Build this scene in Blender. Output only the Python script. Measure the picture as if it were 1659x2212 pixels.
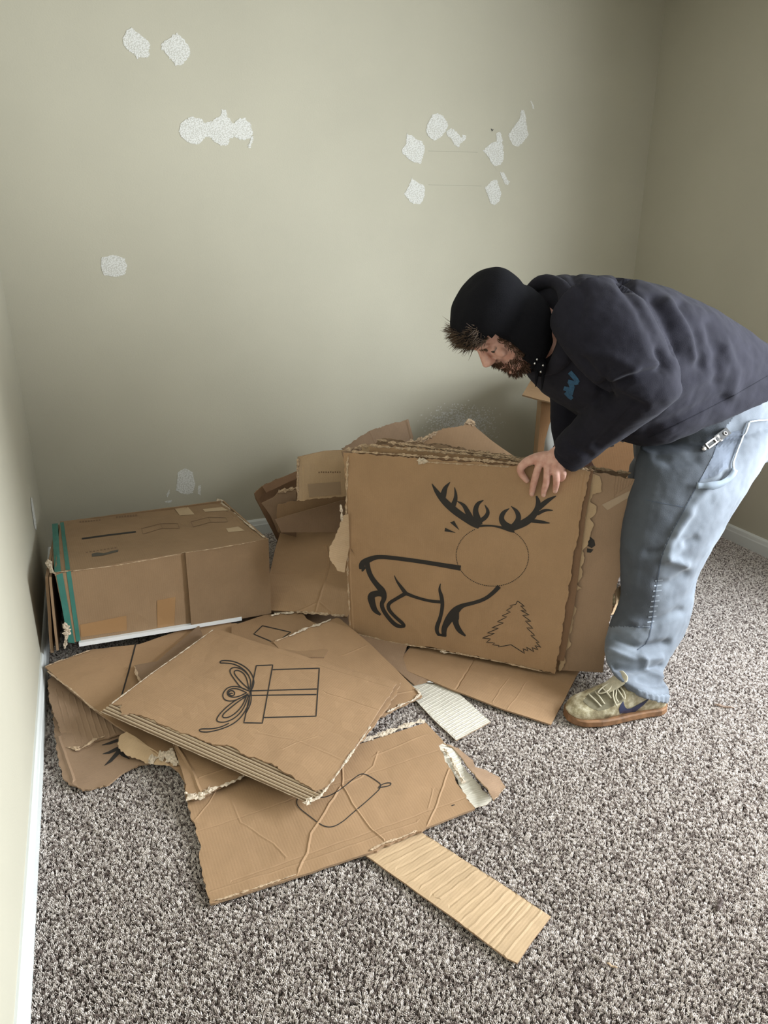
import bpy, bmesh, math, random
import numpy as np
from mathutils import Vector, Matrix, noise, geometry
from mathutils.bvhtree import BVHTree

for o in list(bpy.data.objects): bpy.data.objects.remove(o)
SC = bpy.context.scene
COL = SC.collection
random.seed(7)

# ---------------------------------------------------------------- camera
FPX, PITCH, ROLL, YAW = 1581.6, 0.35889, 0.00254, 0.38175
W, HH, CAMH = 1659, 2212, 1.35
cp, sp, cy, sy = math.cos(PITCH), math.sin(PITCH), math.cos(YAW), math.sin(YAW)
FW = Vector((sy*cp, cy*cp, -sp)); r0 = Vector((cy, -sy, 0)); u0 = r0.cross(FW)
RT = math.cos(ROLL)*r0 + math.sin(ROLL)*u0; UP = -math.sin(ROLL)*r0 + math.cos(ROLL)*u0
CAM = Vector((0, 0, CAMH))
cd = bpy.data.cameras.new('camera'); cam = bpy.data.objects.new('camera', cd); COL.objects.link(cam)
cd.sensor_fit = 'VERTICAL'; cd.sensor_height = 36; cd.lens = 36*FPX/HH; cd.clip_start = .05
M = Matrix((RT, UP, -FW)).transposed().to_4x4(); M.translation = CAM
cam.matrix_world = M; SC.camera = cam

# ---------------------------------------------------------------- world, light, exposure
wd = bpy.data.worlds.new('world'); SC.world = wd; wd.use_nodes = True
wd.node_tree.nodes['Background'].inputs[0].default_value = (.75, .87, 1, 1)
wd.node_tree.nodes['Background'].inputs[1].default_value = .12
def area(name, loc, look, sx, sy_, power, col):
    l = bpy.data.lights.new(name, 'AREA'); l.shape = 'RECTANGLE'; l.size = sx; l.size_y = sy_; l.energy = power; l.color = col
    o = bpy.data.objects.new(name, l); COL.objects.link(o); o.location = loc
    o.rotation_euler = (Vector(look)-Vector(loc)).to_track_quat('-Z', 'Y').to_euler(); return o
WY0, WY1, WZ0, WZ1 = -.15, 1.30, .60, 1.90     # window opening in the right wall, just outside the frame
area('daylight_window', (2.93, (WY0+WY1)/2, (WZ0+WZ1)/2), (1.0, (WY0+WY1)/2, .95), WZ1-WZ0, WY1-WY0, 262, (.90, .96, 1))
area('added_front_fill', (.55, -1.35, 1.45), (.9, 2, 1.1), 1.1, 1.6, .8, (.95, .97, 1))  # weak fill lamp added behind the camera, stands for no known source
SC.view_settings.view_transform = 'Standard'; SC.view_settings.look = 'None'
SC.view_settings.exposure = 0.0; SC.view_settings.gamma = 1; SC.view_settings.use_curve_mapping = False

# ---------------------------------------------------------------- projection helpers
def ray(x, y): return FW + RT*((x-W/2)/FPX) - UP*((y-HH/2)/FPX)
def at(x, y, z): d = ray(x, y); return CAM + d*((z-CAMH)/d.z)
def atY(x, y, Y): d = ray(x, y); return CAM + d*(Y/d.y)
def atX(x, y, X): d = ray(x, y); return CAM + d*(X/d.x)
class Plane:
    def __init__(s, a, b, c):
        s.o = a.copy(); s.n = (b-a).cross(c-a).normalized()
        if s.n.dot(CAM-a) < 0: s.n = -s.n
        s.e1 = (b-a).normalized(); s.e2 = s.n.cross(s.e1)
    def px(s, x, y, off=0):
        d = ray(x, y); return CAM + d*((s.o+s.n*off-CAM).dot(s.n)/d.dot(s.n))
    def st(s, p): q = p-s.o; return Vector((q.dot(s.e1), q.dot(s.e2)))
    def w(s, v, h=0): return s.o + s.e1*v[0] + s.e2*v[1] + s.n*h
def CR(ox, oy, sc):                      # coordinates read in a magnified crop -> full frame pixels
    return lambda pts: [(ox+p[0]/sc, oy+p[1]/sc) + tuple(v/sc for v in p[2:]) for p in pts]

# ---------------------------------------------------------------- materials
def nodes(name):
    m = bpy.data.materials.new(name); m.use_nodes = True; nt = m.node_tree
    b = nt.nodes['Principled BSDF']; return m, nt, b
def N(nt, t, **kw):
    n = nt.nodes.new(t)
    for k, v in kw.items():
        if k in n.inputs.keys() if isinstance(k, str) else False: n.inputs[k].default_value = v
        else: setattr(n, k, v)
    return n
def ramp(nt, stops):
    r = nt.nodes.new('ShaderNodeValToRGB'); e = r.color_ramp.elements
    while len(e) < len(stops): e.new(.5)
    for i, (p, c) in enumerate(stops): e[i].position = p; e[i].color = (*c, 1)
    return r
def simple(name, col, rough=.8, metal=0, noise_amt=0, nscale=60, bump=0, bscale=200, sheen=0):
    m, nt, b = nodes(name); L = nt.links.new
    b.inputs['Roughness'].default_value = rough; b.inputs['Metallic'].default_value = metal
    b.inputs['Base Color'].default_value = (*col, 1)
    if rough >= .85: b.inputs['Specular IOR Level'].default_value = .12
    if sheen: b.inputs['Sheen Weight'].default_value = sheen; b.inputs['Sheen Roughness'].default_value = .6
    tc = nt.nodes.new('ShaderNodeTexCoord')
    if noise_amt:
        n = N(nt, 'ShaderNodeTexNoise'); n.inputs['Scale'].default_value = nscale; n.inputs['Detail'].default_value = 4
        L(tc.outputs['Object'], n.inputs['Vector'])
        r = ramp(nt, [(.3, tuple(c*(1-noise_amt) for c in col)), (.7, tuple(min(1, c*(1+noise_amt)) for c in col))])
        L(n.outputs['Fac'], r.inputs[0]); L(r.outputs[0], b.inputs['Base Color'])
    if bump:
        n2 = N(nt, 'ShaderNodeTexNoise'); n2.inputs['Scale'].default_value = bscale; n2.inputs['Detail'].default_value = 3
        L(tc.outputs['Object'], n2.inputs['Vector'])
        bp = nt.nodes.new('ShaderNodeBump'); bp.inputs['Strength'].default_value = bump; bp.inputs['Distance'].default_value = .002
        L(n2.outputs['Fac'], bp.inputs['Height']); L(bp.outputs[0], b.inputs['Normal'])
    return m

def kraft(name, col, flute_bump=.12, blot=.08):
    m, nt, b = nodes(name); L = nt.links.new
    b.inputs['Roughness'].default_value = .72; b.inputs['Specular IOR Level'].default_value = .25
    uv = nt.nodes.new('ShaderNodeTexCoord'); oi = nt.nodes.new('ShaderNodeObjectInfo')
    n = N(nt, 'ShaderNodeTexNoise'); n.inputs['Scale'].default_value = 7; n.inputs['Detail'].default_value = 5; n.inputs['Roughness'].default_value = .65
    L(uv.outputs['Object'], n.inputs['Vector'])
    r = ramp(nt, [(.3, tuple(c*(1-blot) for c in col)), (.7, tuple(c*(1+blot) for c in col))]); L(n.outputs['Fac'], r.inputs[0])
    f = N(nt, 'ShaderNodeTexNoise'); f.inputs['Scale'].default_value = 900; f.inputs['Detail'].default_value = 2
    L(uv.outputs['Object'], f.inputs['Vector'])
    mx = nt.nodes.new('ShaderNodeMixRGB'); mx.blend_type = 'OVERLAY'; mx.inputs[0].default_value = .25
    L(r.outputs[0], mx.inputs[1]); L(f.outputs['Fac'], mx.inputs[2])
    hs = nt.nodes.new('ShaderNodeHueSaturation')
    ma = N(nt, 'ShaderNodeMath', operation='MULTIPLY_ADD'); ma.inputs[1].default_value = .22; ma.inputs[2].default_value = .89
    L(oi.outputs['Random'], ma.inputs[0]); L(ma.outputs[0], hs.inputs['Value']); L(mx.outputs[0], hs.inputs['Color'])
    L(hs.outputs[0], b.inputs['Base Color'])
    wv = nt.nodes.new('ShaderNodeTexWave'); wv.inputs['Scale'].default_value = 1; wv.inputs['Distortion'].default_value = .4; wv.bands_direction = 'X'
    mp = nt.nodes.new('ShaderNodeMapping'); mp.inputs['Scale'].default_value = (45, 45, 45)
    L(uv.outputs['UV'], mp.inputs[0]); L(mp.outputs[0], wv.inputs['Vector'])
    ad = N(nt, 'ShaderNodeMath', operation='MULTIPLY_ADD'); ad.inputs[1].default_value = .25; L(f.outputs['Fac'], ad.inputs[0]); L(wv.outputs['Fac'], ad.inputs[2])
    bp = nt.nodes.new('ShaderNodeBump'); bp.inputs['Strength'].default_value = flute_bump; bp.inputs['Distance'].default_value = .001
    L(ad.outputs[0], bp.inputs['Height']); L(bp.outputs[0], b.inputs['Normal'])
    return m
def edge_mat():
    m, nt, b = nodes('cardboard_cut_edge'); L = nt.links.new; b.inputs['Roughness'].default_value = .9
    uv = nt.nodes.new('ShaderNodeTexCoord'); wv = nt.nodes.new('ShaderNodeTexWave'); wv.bands_direction = 'X'
    mp = nt.nodes.new('ShaderNodeMapping'); mp.inputs['Scale'].default_value = (55, 0, 0); wv.inputs['Distortion'].default_value = 1.5
    L(uv.outputs['UV'], mp.inputs[0]); L(mp.outputs[0], wv.inputs['Vector'])
    r = ramp(nt, [(.25, (.13, .075, .04)), (.6, (.42, .28, .17))]); L(wv.outputs['Fac'], r.inputs[0]); L(r.outputs[0], b.inputs['Base Color'])
    return m
KR = kraft('kraft_cardboard', (.325, .205, .115))
KR2 = kraft('kraft_cardboard_pale', (.43, .305, .185), .18)
KR3 = kraft('kraft_cardboard_dull', (.26, .172, .110), .10)
KRI = kraft('kraft_inner_liner', (.32, .21, .125), .6)
EDGE = edge_mat()
WHITEBD = kraft('white_faced_cardboard', (.60, .565, .49), .5, .05)
TORN = simple('torn_paper_fibre', (.46, .34, .23), .95, noise_amt=.25, nscale=150, bump=.6, bscale=300)
TORNW = simple('torn_pale_paper_fibre', (.56, .47, .37), .95, noise_amt=.25, nscale=150, bump=.6, bscale=300)
FLUTE = simple('corrugated_medium', (.40, .30, .20), .9, noise_amt=.1, nscale=80)
INK = simple('black_printing_ink', (.018, .015, .013), .75)
INKF = simple('faded_printing_ink', (.17, .10, .055), .8)
TEAL = simple('teal_printing_ink', (.035, .165, .135), .6, noise_amt=.1, nscale=30)
WHITEP = simple('white_laminate', (.78, .80, .82), .4)
WALLM = None
def wall_mat(name, col, ns=.035):
    m, nt, b = nodes(name); L = nt.links.new; b.inputs['Roughness'].default_value = .75; b.inputs['Specular IOR Level'].default_value = .3
    tc = nt.nodes.new('ShaderNodeTexCoord')
    n = N(nt, 'ShaderNodeTexNoise'); n.inputs['Scale'].default_value = 2.2; n.inputs['Detail'].default_value = 3; L(tc.outputs['Object'], n.inputs['Vector'])
    r = ramp(nt, [(.3, tuple(c*(1-ns) for c in col)), (.7, tuple(c*(1+ns) for c in col))]); L(n.outputs['Fac'], r.inputs[0]); L(r.outputs[0], b.inputs['Base Color'])
    n2 = N(nt, 'ShaderNodeTexNoise'); n2.inputs['Scale'].default_value = 160; n2.inputs['Detail'].default_value = 2; L(tc.outputs['Object'], n2.inputs['Vector'])
    bp = nt.nodes.new('ShaderNodeBump'); bp.inputs['Strength'].default_value = .16; bp.inputs['Distance'].default_value = .002
    L(n2.outputs['Fac'], bp.inputs['Height']); L(bp.outputs[0], b.inputs['Normal']); return m
WALLM = wall_mat('sage_beige_wall_paint', (.47, .445, .36))
CEILM = simple('ceiling_paint', (.62, .60, .56), .9)
TRIMM = simple('white_trim_paint', (.66, .68, .67), .45)
def speck_mat():
    m, nt, b = nodes('dried_spackle'); L = nt.links.new; b.inputs['Roughness'].default_value = .95
    tc = nt.nodes.new('ShaderNodeTexCoord'); n = N(nt, 'ShaderNodeTexNoise'); n.inputs['Scale'].default_value = 230; n.inputs['Detail'].default_value = 3
    L(tc.outputs['Object'], n.inputs['Vector']); r = ramp(nt, [(.40, (.50, .49, .45)), (.56, (.70, .70, .68))]); L(n.outputs['Fac'], r.inputs[0]); L(r.outputs[0], b.inputs['Base Color'])
    bp = nt.nodes.new('ShaderNodeBump'); bp.inputs['Strength'].default_value = .3; bp.inputs['Distance'].default_value = .002
    L(n.outputs['Fac'], bp.inputs['Height']); L(bp.outputs[0], b.inputs['Normal']); return m
SPECK = speck_mat()

# ---------------------------------------------------------------- object helpers
def setp(o, label=None, cat=None, group=None, kind=None):
    if label: o['label'] = label
    if cat: o['category'] = cat
    if group: o['group'] = group
    if kind: o['kind'] = kind
    return o
def empty(name, loc, label=None, cat=None, group=None, kind=None):
    o = bpy.data.objects.new(name, None); COL.objects.link(o); o.location = loc; o.empty_display_size = .05
    o['wloc'] = tuple(loc); return setp(o, label, cat, group, kind)
def wloc(o): return Vector(o['wloc']) if o is not None and 'wloc' in o else Vector((0, 0, 0))
def link(name, verts, faces, mats, parent=None, smooth=False, midx=None, uvs=None, origin=None):
    """verts are WORLD coordinates; the origin is put at their centre"""
    c = Vector(origin) if origin is not None else sum((Vector(v) for v in verts), Vector())/max(1, len(verts))
    me = bpy.data.meshes.new(name); me.from_pydata([Vector(v)-c for v in verts], [], faces)
    for m in (mats if isinstance(mats, (list, tuple)) else [mats]): me.materials.append(m)
    if midx is not None: me.polygons.foreach_set('material_index', midx)
    if smooth: me.polygons.foreach_set('use_smooth', [True]*len(me.polygons))
    if uvs is not None:
        l = me.uv_layers.new(name='UVMap'); l.data.foreach_set('uv', [x for uv in uvs for x in uv])
    me.update()
    o = bpy.data.objects.new(name, me); COL.objects.link(o); o['wloc'] = tuple(c)
    if parent is not None: o.parent = parent; o.location = c-wloc(parent)
    else: o.location = c
    return o
def boxmesh(lo, hi):
    (x0, y0, z0), (x1, y1, z1) = lo, hi
    v = [(x0,y0,z0),(x1,y0,z0),(x1,y1,z0),(x0,y1,z0),(x0,y0,z1),(x1,y0,z1),(x1,y1,z1),(x0,y1,z1)]
    f = [(0,3,2,1),(4,5,6,7),(0,1,5,4),(1,2,6,5),(2,3,7,6),(3,0,4,7)]; return v, f
def join(parts):
    V, F = [], []
    for v, f in parts:
        k = len(V); V += list(v); F += [tuple(i+k for i in q) for q in f]
    return V, F
def pip(p, poly):
    x, y = p; c = False; n = len(poly)
    for i in range(n):
        x0, y0 = poly[i]; x1, y1 = poly[i-1]
        if (y0 > y) != (y1 > y) and x < (x1-x0)*(y-y0)/(y1-y0)+x0: c = not c
    return c
def segd(p, a, b):
    ab = b-a; t = max(0, min(1, (p-a).dot(ab)/max(1e-12, ab.dot(ab)))); return (p-a-ab*t).length
REC = {}
def sheet(name, label, cat, anchors, outline, th=.005, torn=.0028, mat=None, emat=None, bmat=None, creases=(), bumps=(),
          grid=.03, rough=.0007, group=None, parent=None, curl=None, uvrot=0, key=None):
    """one sheet of corrugated board. anchors: 3 of (px,py,z) or world Vectors; outline: (px,py[, 't']) or Vectors; 't' = torn edge starts here.
       creases: (pixel polyline, height, width); bumps: (px,py,radius,amp)"""
    A = [a if isinstance(a, Vector) else at(*a) for a in anchors]; pl = Plane(*A)
    rnd = random.Random(label or name)
    P = []; tn = []
    for q in outline:
        if isinstance(q, Vector): P.append(pl.st(q)); tn.append(False)
        else: P.append(pl.st(pl.px(q[0], q[1]))); tn.append(len(q) > 2)
    out = []
    n = len(P)
    for i in range(n):
        a, b = P[i], P[(i+1) % n]; L = (b-a).length; st = .007 if tn[i] else .03; k = max(1, int(L/st))
        nr = Vector((-(b-a).y, (b-a).x))/max(L, 1e-9); j = 0
        for q in range(k):
            amp = 0 if q == 0 else (torn*rnd.uniform(-1, 1) if tn[i] else .0006*rnd.uniform(-1, 1))
            if tn[i] and q: j = .6*j + amp; amp = j
            out.append(a.lerp(b, q/k)+nr*amp)
    vs = [Vector(v) for v in out]; ed = [(i, (i+1) % len(vs)) for i in range(len(vs))]
    CS = []
    for pts, h, w in creases:
        pp = [pl.st(pl.px(*q)) for q in pts]; res = [pp[0]]
        for a, b in zip(pp, pp[1:]):
            k = max(1, int((b-a).length/.02)); dn = Vector((-(b-a).y, (b-a).x)).normalized()
            for q in range(1, k+1): res.append(a.lerp(b, q/k)+dn*rnd.uniform(-.0012, .0012))
        CS.append((res, h, w))
        for off in (-w, 0, w):
            last = None
            for i, c in enumerate(res):
                d = (res[min(i+1, len(res)-1)]-res[max(i-1, 0)]).normalized(); v = c+Vector((-d.y, d.x))*off
                if pip(v, out):
                    vs.append(v)
                    if last is not None: ed.append((last, len(vs)-1))
                    last = len(vs)-1
                else: last = None
    xs = [v.x for v in out]; ys = [v.y for v in out]
    gx = min(xs)+grid/2
    while gx < max(xs):
        gy = min(ys)+grid/2
        while gy < max(ys):
            v = Vector((gx+rnd.uniform(-.2, .2)*grid, gy+rnd.uniform(-.2, .2)*grid))
            if pip(v, out) and all(min((v-c).length for c in cs[0]) > .008 for cs in CS) : vs.append(v)
            gy += grid
        gx += grid
    r = geometry.delaunay_2d_cdt(vs, ed, [list(range(len(out)))], 0, 1e-6)
    V2, F2 = r[0], r[2]
    F2 = [f for f in F2 if pip((V2[f[0]]+V2[f[1]]+V2[f[2]])/3, out)]
    F2 = [f if (V2[f[1]]-V2[f[0]]).cross(V2[f[2]]-V2[f[0]]) > 0 else [f[0], f[2], f[1]] for f in F2]
    bp = [(pl.st(pl.px(b[0], b[1])), b[2], b[3]) for b in bumps]
    sd = rnd.uniform(0, 100)
    def hgt(v):
        h = rough*noise.noise(Vector((v.x*25, v.y*25, sd)))*2 + rough*3*noise.noise(Vector((v.x*4, v.y*4, sd+9)))
        for res, a, w in CS:
            d = min(segd(v, p, q) for p, q in zip(res, res[1:]))
            if d < w: h += a*(1-d/w)
        for c, rad, a in bp: h += a*math.exp(-((v-c).length/rad)**2)
        if curl: h += curl(v)
        return h
    H = [hgt(v) for v in V2]
    top = [pl.w(v, H[i]) for i, v in enumerate(V2)]; bot = [pl.w(v, H[i]-th) for i, v in enumerate(V2)]
    nv = len(V2); verts = top+bot; faces = [tuple(f) for f in F2]+[(f[2]+nv, f[1]+nv, f[0]+nv) for f in F2]
    mi = [0]*len(F2)+[2]*len(F2)
    ec = {}
    for f in F2:
        for i in range(3): ec[(f[i], f[(i+1) % 3])] = 1
    be = [e for e in ec if (e[1], e[0]) not in ec]
    for a, b in be: faces.append((b, a, a+nv, b+nv)); mi.append(1)
    cu, su = math.cos(uvrot), math.sin(uvrot)
    rot = lambda v: (v.x*cu-v.y*su, v.x*su+v.y*cu)
    uvs = []
    for f in faces[:2*len(F2)]:
        for i in f: uvs.append(rot(V2[i % nv]))
    for a, b in be:
        d = (V2[b]-V2[a]); ax = V2[a].x+V2[a].y; bx = V2[b].x+V2[b].y
        for u, w in ((bx, 1), (ax, 1), (ax, 0), (bx, 0)): uvs.append((u, w*th))
    o = link(name, verts, faces, [mat or KR, emat or EDGE, bmat or KRI], parent, midx=mi, uvs=uvs)
    setp(o, label, cat, group)
    rec = dict(obj=o, bvh=BVHTree.FromPolygons(top, [tuple(f) for f in F2]), pl=pl, col=mat or KR, n=pl.n)
    if key: REC[key] = rec
    return rec
def resample(pts, step, closed=False):
    pts = list(pts)+([pts[0]] if closed else []); out = []
    for a, b in zip(pts, pts[1:]):
        L = math.hypot(b[0]-a[0], b[1]-a[1]); k = max(1, int(L/step))
        for q in range(k): out.append(tuple(a[j]+(b[j]-a[j])*q/k for j in range(len(a))))
    out.append(pts[-1]); return out
def smooth_poly(pts, it=2):
    for _ in range(it):
        q = [pts[0]]
        for a, b in zip(pts, pts[1:]):
            q += [tuple(a[j]*.75+b[j]*.25 for j in range(len(a))), tuple(a[j]*.25+b[j]*.75 for j in range(len(a)))]
        q.append(pts[-1]); pts = q
    return pts
def hitp(bvh, x, y, off, pl=None):
    d = ray(x, y).normalized(); h = bvh.ray_cast(CAM, d)
    if h[0] is None: return pl.px(x, y, off) if pl else None
    n = h[1] if h[1].dot(d) < 0 else -h[1]
    return h[0]+n*off
def strokes_geo(bvh, strokes, w=None, off=.0009, pl=None, step=4, sm=0):
    V, F = [], []
    for s in strokes:
        s = [p if len(p) > 2 else (p[0], p[1], w) for p in s]
        if sm: s = smooth_poly(s, sm)
        s = resample(s, step); prev = None
        for i, p in enumerate(s):
            a = s[max(i-1, 0)]; b = s[min(i+1, len(s)-1)]; dx, dy = b[0]-a[0], b[1]-a[1]; L = math.hypot(dx, dy) or 1
            nx, ny = -dy/L*p[2]/2, dx/L*p[2]/2
            q0 = hitp(bvh, p[0]+nx, p[1]+ny, off, pl); q1 = hitp(bvh, p[0]-nx, p[1]-ny, off, pl)
            if q0 is None or q1 is None or (prev and (q0-prev[1]).length > .06): prev = None; 
            if q0 is None or q1 is None: continue
            V += [q0, q1]
            if prev: F.append((prev[0], prev[0]+1, len(V)-1, len(V)-2))
            prev = (len(V)-2, q0)
    return V, F
def fill_geo(bvh, poly, off=.0009, pl=None, step=10):
    p = [Vector((q[0], q[1])) for q in resample(poly, step, True)[:-1]]; vs = list(p); ed = [(i, (i+1) % len(p)) for i in range(len(p))]
    x0, x1 = min(v.x for v in p), max(v.x for v in p); y0, y1 = min(v.y for v in p), max(v.y for v in p); x = x0+step
    while x < x1:
        y = y0+step
        while y < y1:
            if pip((x, y), p): vs.append(Vector((x, y)))
            y += step
        x += step
    r = geometry.delaunay_2d_cdt(vs, ed, [list(range(len(p)))], 0, 1e-4)
    V = [hitp(bvh, v.x, v.y, off, pl) for v in r[0]]; F = []
    for f in r[2]:
        if any(V[i] is None for i in f): continue
        if not pip((r[0][f[0]]+r[0][f[1]]+r[0][f[2]])/3, p): continue
        F.append(tuple(f))
    V = [v if v is not None else CAM for v in V]
    used = sorted({i for f in F for i in f}); mp = {o: k for k, o in enumerate(used)}
    return [V[i] for i in used], [tuple(mp[i] for i in f) for f in F]
def ink(name, rec, strokes=(), w=2.2, fills=(), mat=None, sm=0, off=.0009, step=4, label=None, fstep=10):
    parts = [strokes_geo(rec['bvh'], strokes, w, off, rec.get('pl'), step, sm)] if strokes else []
    parts += [fill_geo(rec['bvh'], f, off, rec.get('pl'), fstep) for f in fills]
    V, F = join(parts)
    if not F: return None
    o = link(name, V, F, mat or INK, rec['obj']); return setp(o, label)
def crumple(name, rec, path, width, amp, mat, off=.002, label=None, seg=.007, lift=0):
    """ragged strip of torn liner paper that follows a pixel path on a sheet"""
    pl = rec['pl']; rnd = random.Random(name+str(path[0])); pts = resample(path, 3); V, F = [], []; n = 5; rs0 = rnd.uniform(0, 50)
    for i, p in enumerate(pts):
        c = hitp(rec['bvh'], p[0], p[1], off) or pl.px(p[0], p[1], off)
        a = pts[max(i-1, 0)]; b = pts[min(i+1, len(pts)-1)]; t = (pl.px(b[0], b[1])-pl.px(a[0], a[1])).normalized(); s = pl.n.cross(t)
        gap = noise.noise(Vector((i*.23, rs0, 0))); wv = width*(.45+.8*rnd.random())*(1 if 0 < i < len(pts)-1 else .3)*max(.12, min(1, .75+gap*1.6)); am = amp*.6*max(.2, min(1, .7+gap*1.5))
        for j in range(n):
            u = j/(n-1)*2-1
            V.append(c+s*wv*u*.5*(1+.15*rnd.uniform(-1, 1))+pl.n*(am*rnd.random()*(1.1-abs(u)*.8)+lift*(1-abs(u)))+t*rnd.uniform(-.003, .003))
        if i:
            k = len(V)-2*n
            for j in range(n-1): F.append((k+j, k+j+1, k+n+j+1, k+n+j))
    return setp(link(name, V, F, mat, rec['obj']), label)
def tube_geo(pts, rads, seg=8, closed=False, squash=None):
    V, F = [], []; n = len(pts); fr = None
    for i, p in enumerate(pts):
        p = Vector(p); a = Vector(pts[i-1] if i or closed else pts[0]); b = Vector(pts[(i+1) % n] if i < n-1 or closed else pts[-1])
        t = (b-a).normalized()
        if fr is None: fr = t.orthogonal().normalized()
        fr = (fr-t*fr.dot(t)).normalized(); bb = t.cross(fr); r = rads[i] if hasattr(rads, '__len__') else rads
        for k in range(seg):
            an = 2*math.pi*k/seg; V.append(p+fr*r*math.cos(an)+bb*r*math.sin(an))
    m = n if closed else n-1
    for i in range(m):
        for k in range(seg): F.append((i*seg+k, i*seg+(k+1) % seg, ((i+1) % n)*seg+(k+1) % seg, ((i+1) % n)*seg+k))
    if not closed: F.append(tuple(range(seg))[::-1]); F.append(tuple((n-1)*seg+k for k in range(seg)))
    return V, F
# ================================================================ ROOM
YB, XR, XL, YF, ZC, ZF = 3.29, 2.745, -.267, -1.6, 2.44, -.009
T = .1
def slab(name, lo, hi, mat, kind='structure', parent=None):
    v, f = boxmesh(lo, hi); o = link(name, v, f, mat, parent); o['kind'] = kind; return o
CARPETB = simple('carpet_backing', (.07, .055, .048), 1)
floor = slab('floor', (XL-T, YF-T, ZF-.1), (XR+T+.3, YB+T, ZF), CARPETB)
slab('ceiling', (XL-T, YF-T, ZC), (XR+T+.3, YB+T, ZC+.1), CEILM)
wall_back = slab('wall_back', (XL-T, YB, ZF), (XR+T, YB+T, ZC), WALLM)
wall_left = slab('wall_left', (XL-T, YF, ZF), (XL, YB, ZC), WALLM)
v, f = join([boxmesh((XR, YF, ZF), (XR+T, WY0, ZC)), boxmesh((XR, WY1, ZF), (XR+T, YB, ZC)),
             boxmesh((XR, WY0, ZF), (XR+T, WY1, WZ0)), boxmesh((XR, WY0, WZ1), (XR+T, WY1, ZC))])
setp(link('wall_right', v, f, WALLM), kind='structure')
v, f = join([boxmesh((XL-T, YF-T, ZF), (.05, YF, ZC)), boxmesh((1.05, YF-T, ZF), (XR+T, YF, ZC)), boxmesh((.05, YF-T, 2.05), (1.05, YF, ZC))])
setp(link('wall_front', v, f, WALLM), kind='structure')
# window casing (outside the frame, it is what lights the room)
v, f = join([boxmesh((XR-.015, WY0-.07, WZ0-.07), (XR, WY0, WZ1+.07)), boxmesh((XR-.015, WY1, WZ0-.07), (XR, WY1+.07, WZ1+.07)),
             boxmesh((XR-.015, WY0, WZ1), (XR, WY1, WZ1+.07)), boxmesh((XR-.04, WY0-.07, WZ0-.03), (XR+.06, WY1+.07, WZ0)),
             boxmesh((XR+.03, WY0, (WZ0+WZ1)/2-.02), (XR+.06, WY1, (WZ0+WZ1)/2+.02))])
setp(link('window_1', v, f, TRIMM), kind='structure')
def baseboard(name, p0, p1, nrm):
    prof = [(0, 0), (.013, 0), (.013, .055), (.011, .06), (.009, .075), (.005, .083), (0, .083)]
    V = []
    for P in (p0, p1):
        for d, z in prof: V.append(Vector(P)+Vector(nrm)*d+Vector((0, 0, z+ZF)))
    n = len(prof); F = [(i, (i+1) % n, n+(i+1) % n, n+i) for i in range(n)]+[tuple(range(n))[::-1], tuple(range(n, 2*n))]
    setp(link(name, V, F, TRIMM), kind='structure')
baseboard('baseboard_back', (XL, YB, 0), (XR, YB, 0), (0, -1, 0))
baseboard('baseboard_left', (XL, YF, 0), (XL, YB, 0), (1, 0, 0))
baseboard('baseboard_right', (XR, YF, 0), (XR, YB, 0), (-1, 0, 0))

# spackled patches on the back wall: each a thin raised skim of its own
def patch(wallobj, poly, axis='Y', amp=2.0, th=.0016, label=None, mat=None, name='spackle_patch', step=3):
    rnd = random.Random(str(poly[0])); pp = resample(poly, step, True)[:-1]
    pp = [Vector((x+rnd.uniform(-amp, amp), y+rnd.uniform(-amp, amp))) for x, y in pp]
    un = (lambda x, y, o: atY(x, y, YB-o)) if axis == 'Y' else (lambda x, y, o: atX(x, y, XL+o))
    r = geometry.delaunay_2d_cdt(pp, [(i, (i+1) % len(pp)) for i in range(len(pp))], [list(range(len(pp)))], 1, 1e-4)
    vs, fs = r[0], [f for f in r[2]]
    top = [un(v.x, v.y, th) for v in vs]; bot = [un(v.x, v.y, 0) for v in vs]; n = len(vs)
    F = [tuple(f) for f in fs]; ec = {(f[i], f[(i+1) % 3]) for f in fs for i in range(3)}
    for a, b in ec:
        if (b, a) not in ec: F.append((b, a, a+n, b+n))
    o = link(name, top+bot, F, mat or SPECK, wallobj); return setp(o, label)
c1 = CR(200, 20, 3.606); c2 = CR(820, 180, 4.147)
P1 = [[(300,140),(335,165),(380,200),(430,240),(446,270),(440,350),(425,375),(355,382),(310,340),(270,310),(240,280),(236,220),(262,170)],
      [(650,185),(690,215),(740,275),(760,330),(740,380),(705,435),(650,438),(615,400),(590,360),(540,315),(535,275),(570,240),(610,215)],
      [(770,835),(840,850),(870,885),(930,870),(1000,830),(1005,780),(1030,785),(1050,840),(1095,890),(1140,855),(1190,850),(1230,890),(1247,960),(1230,1010),(1150,1015),(1110,990),(1070,1010),(1055,1055),(1000,1065),(940,1020),(890,990),(860,1010),(820,1055),(770,1050),(700,1000),(670,950),(680,900),(720,860)],
      [(1240,985),(1262,985),(1225,1085),(1208,1070)]]
for p in P1: patch(wall_back, c1(p))
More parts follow.
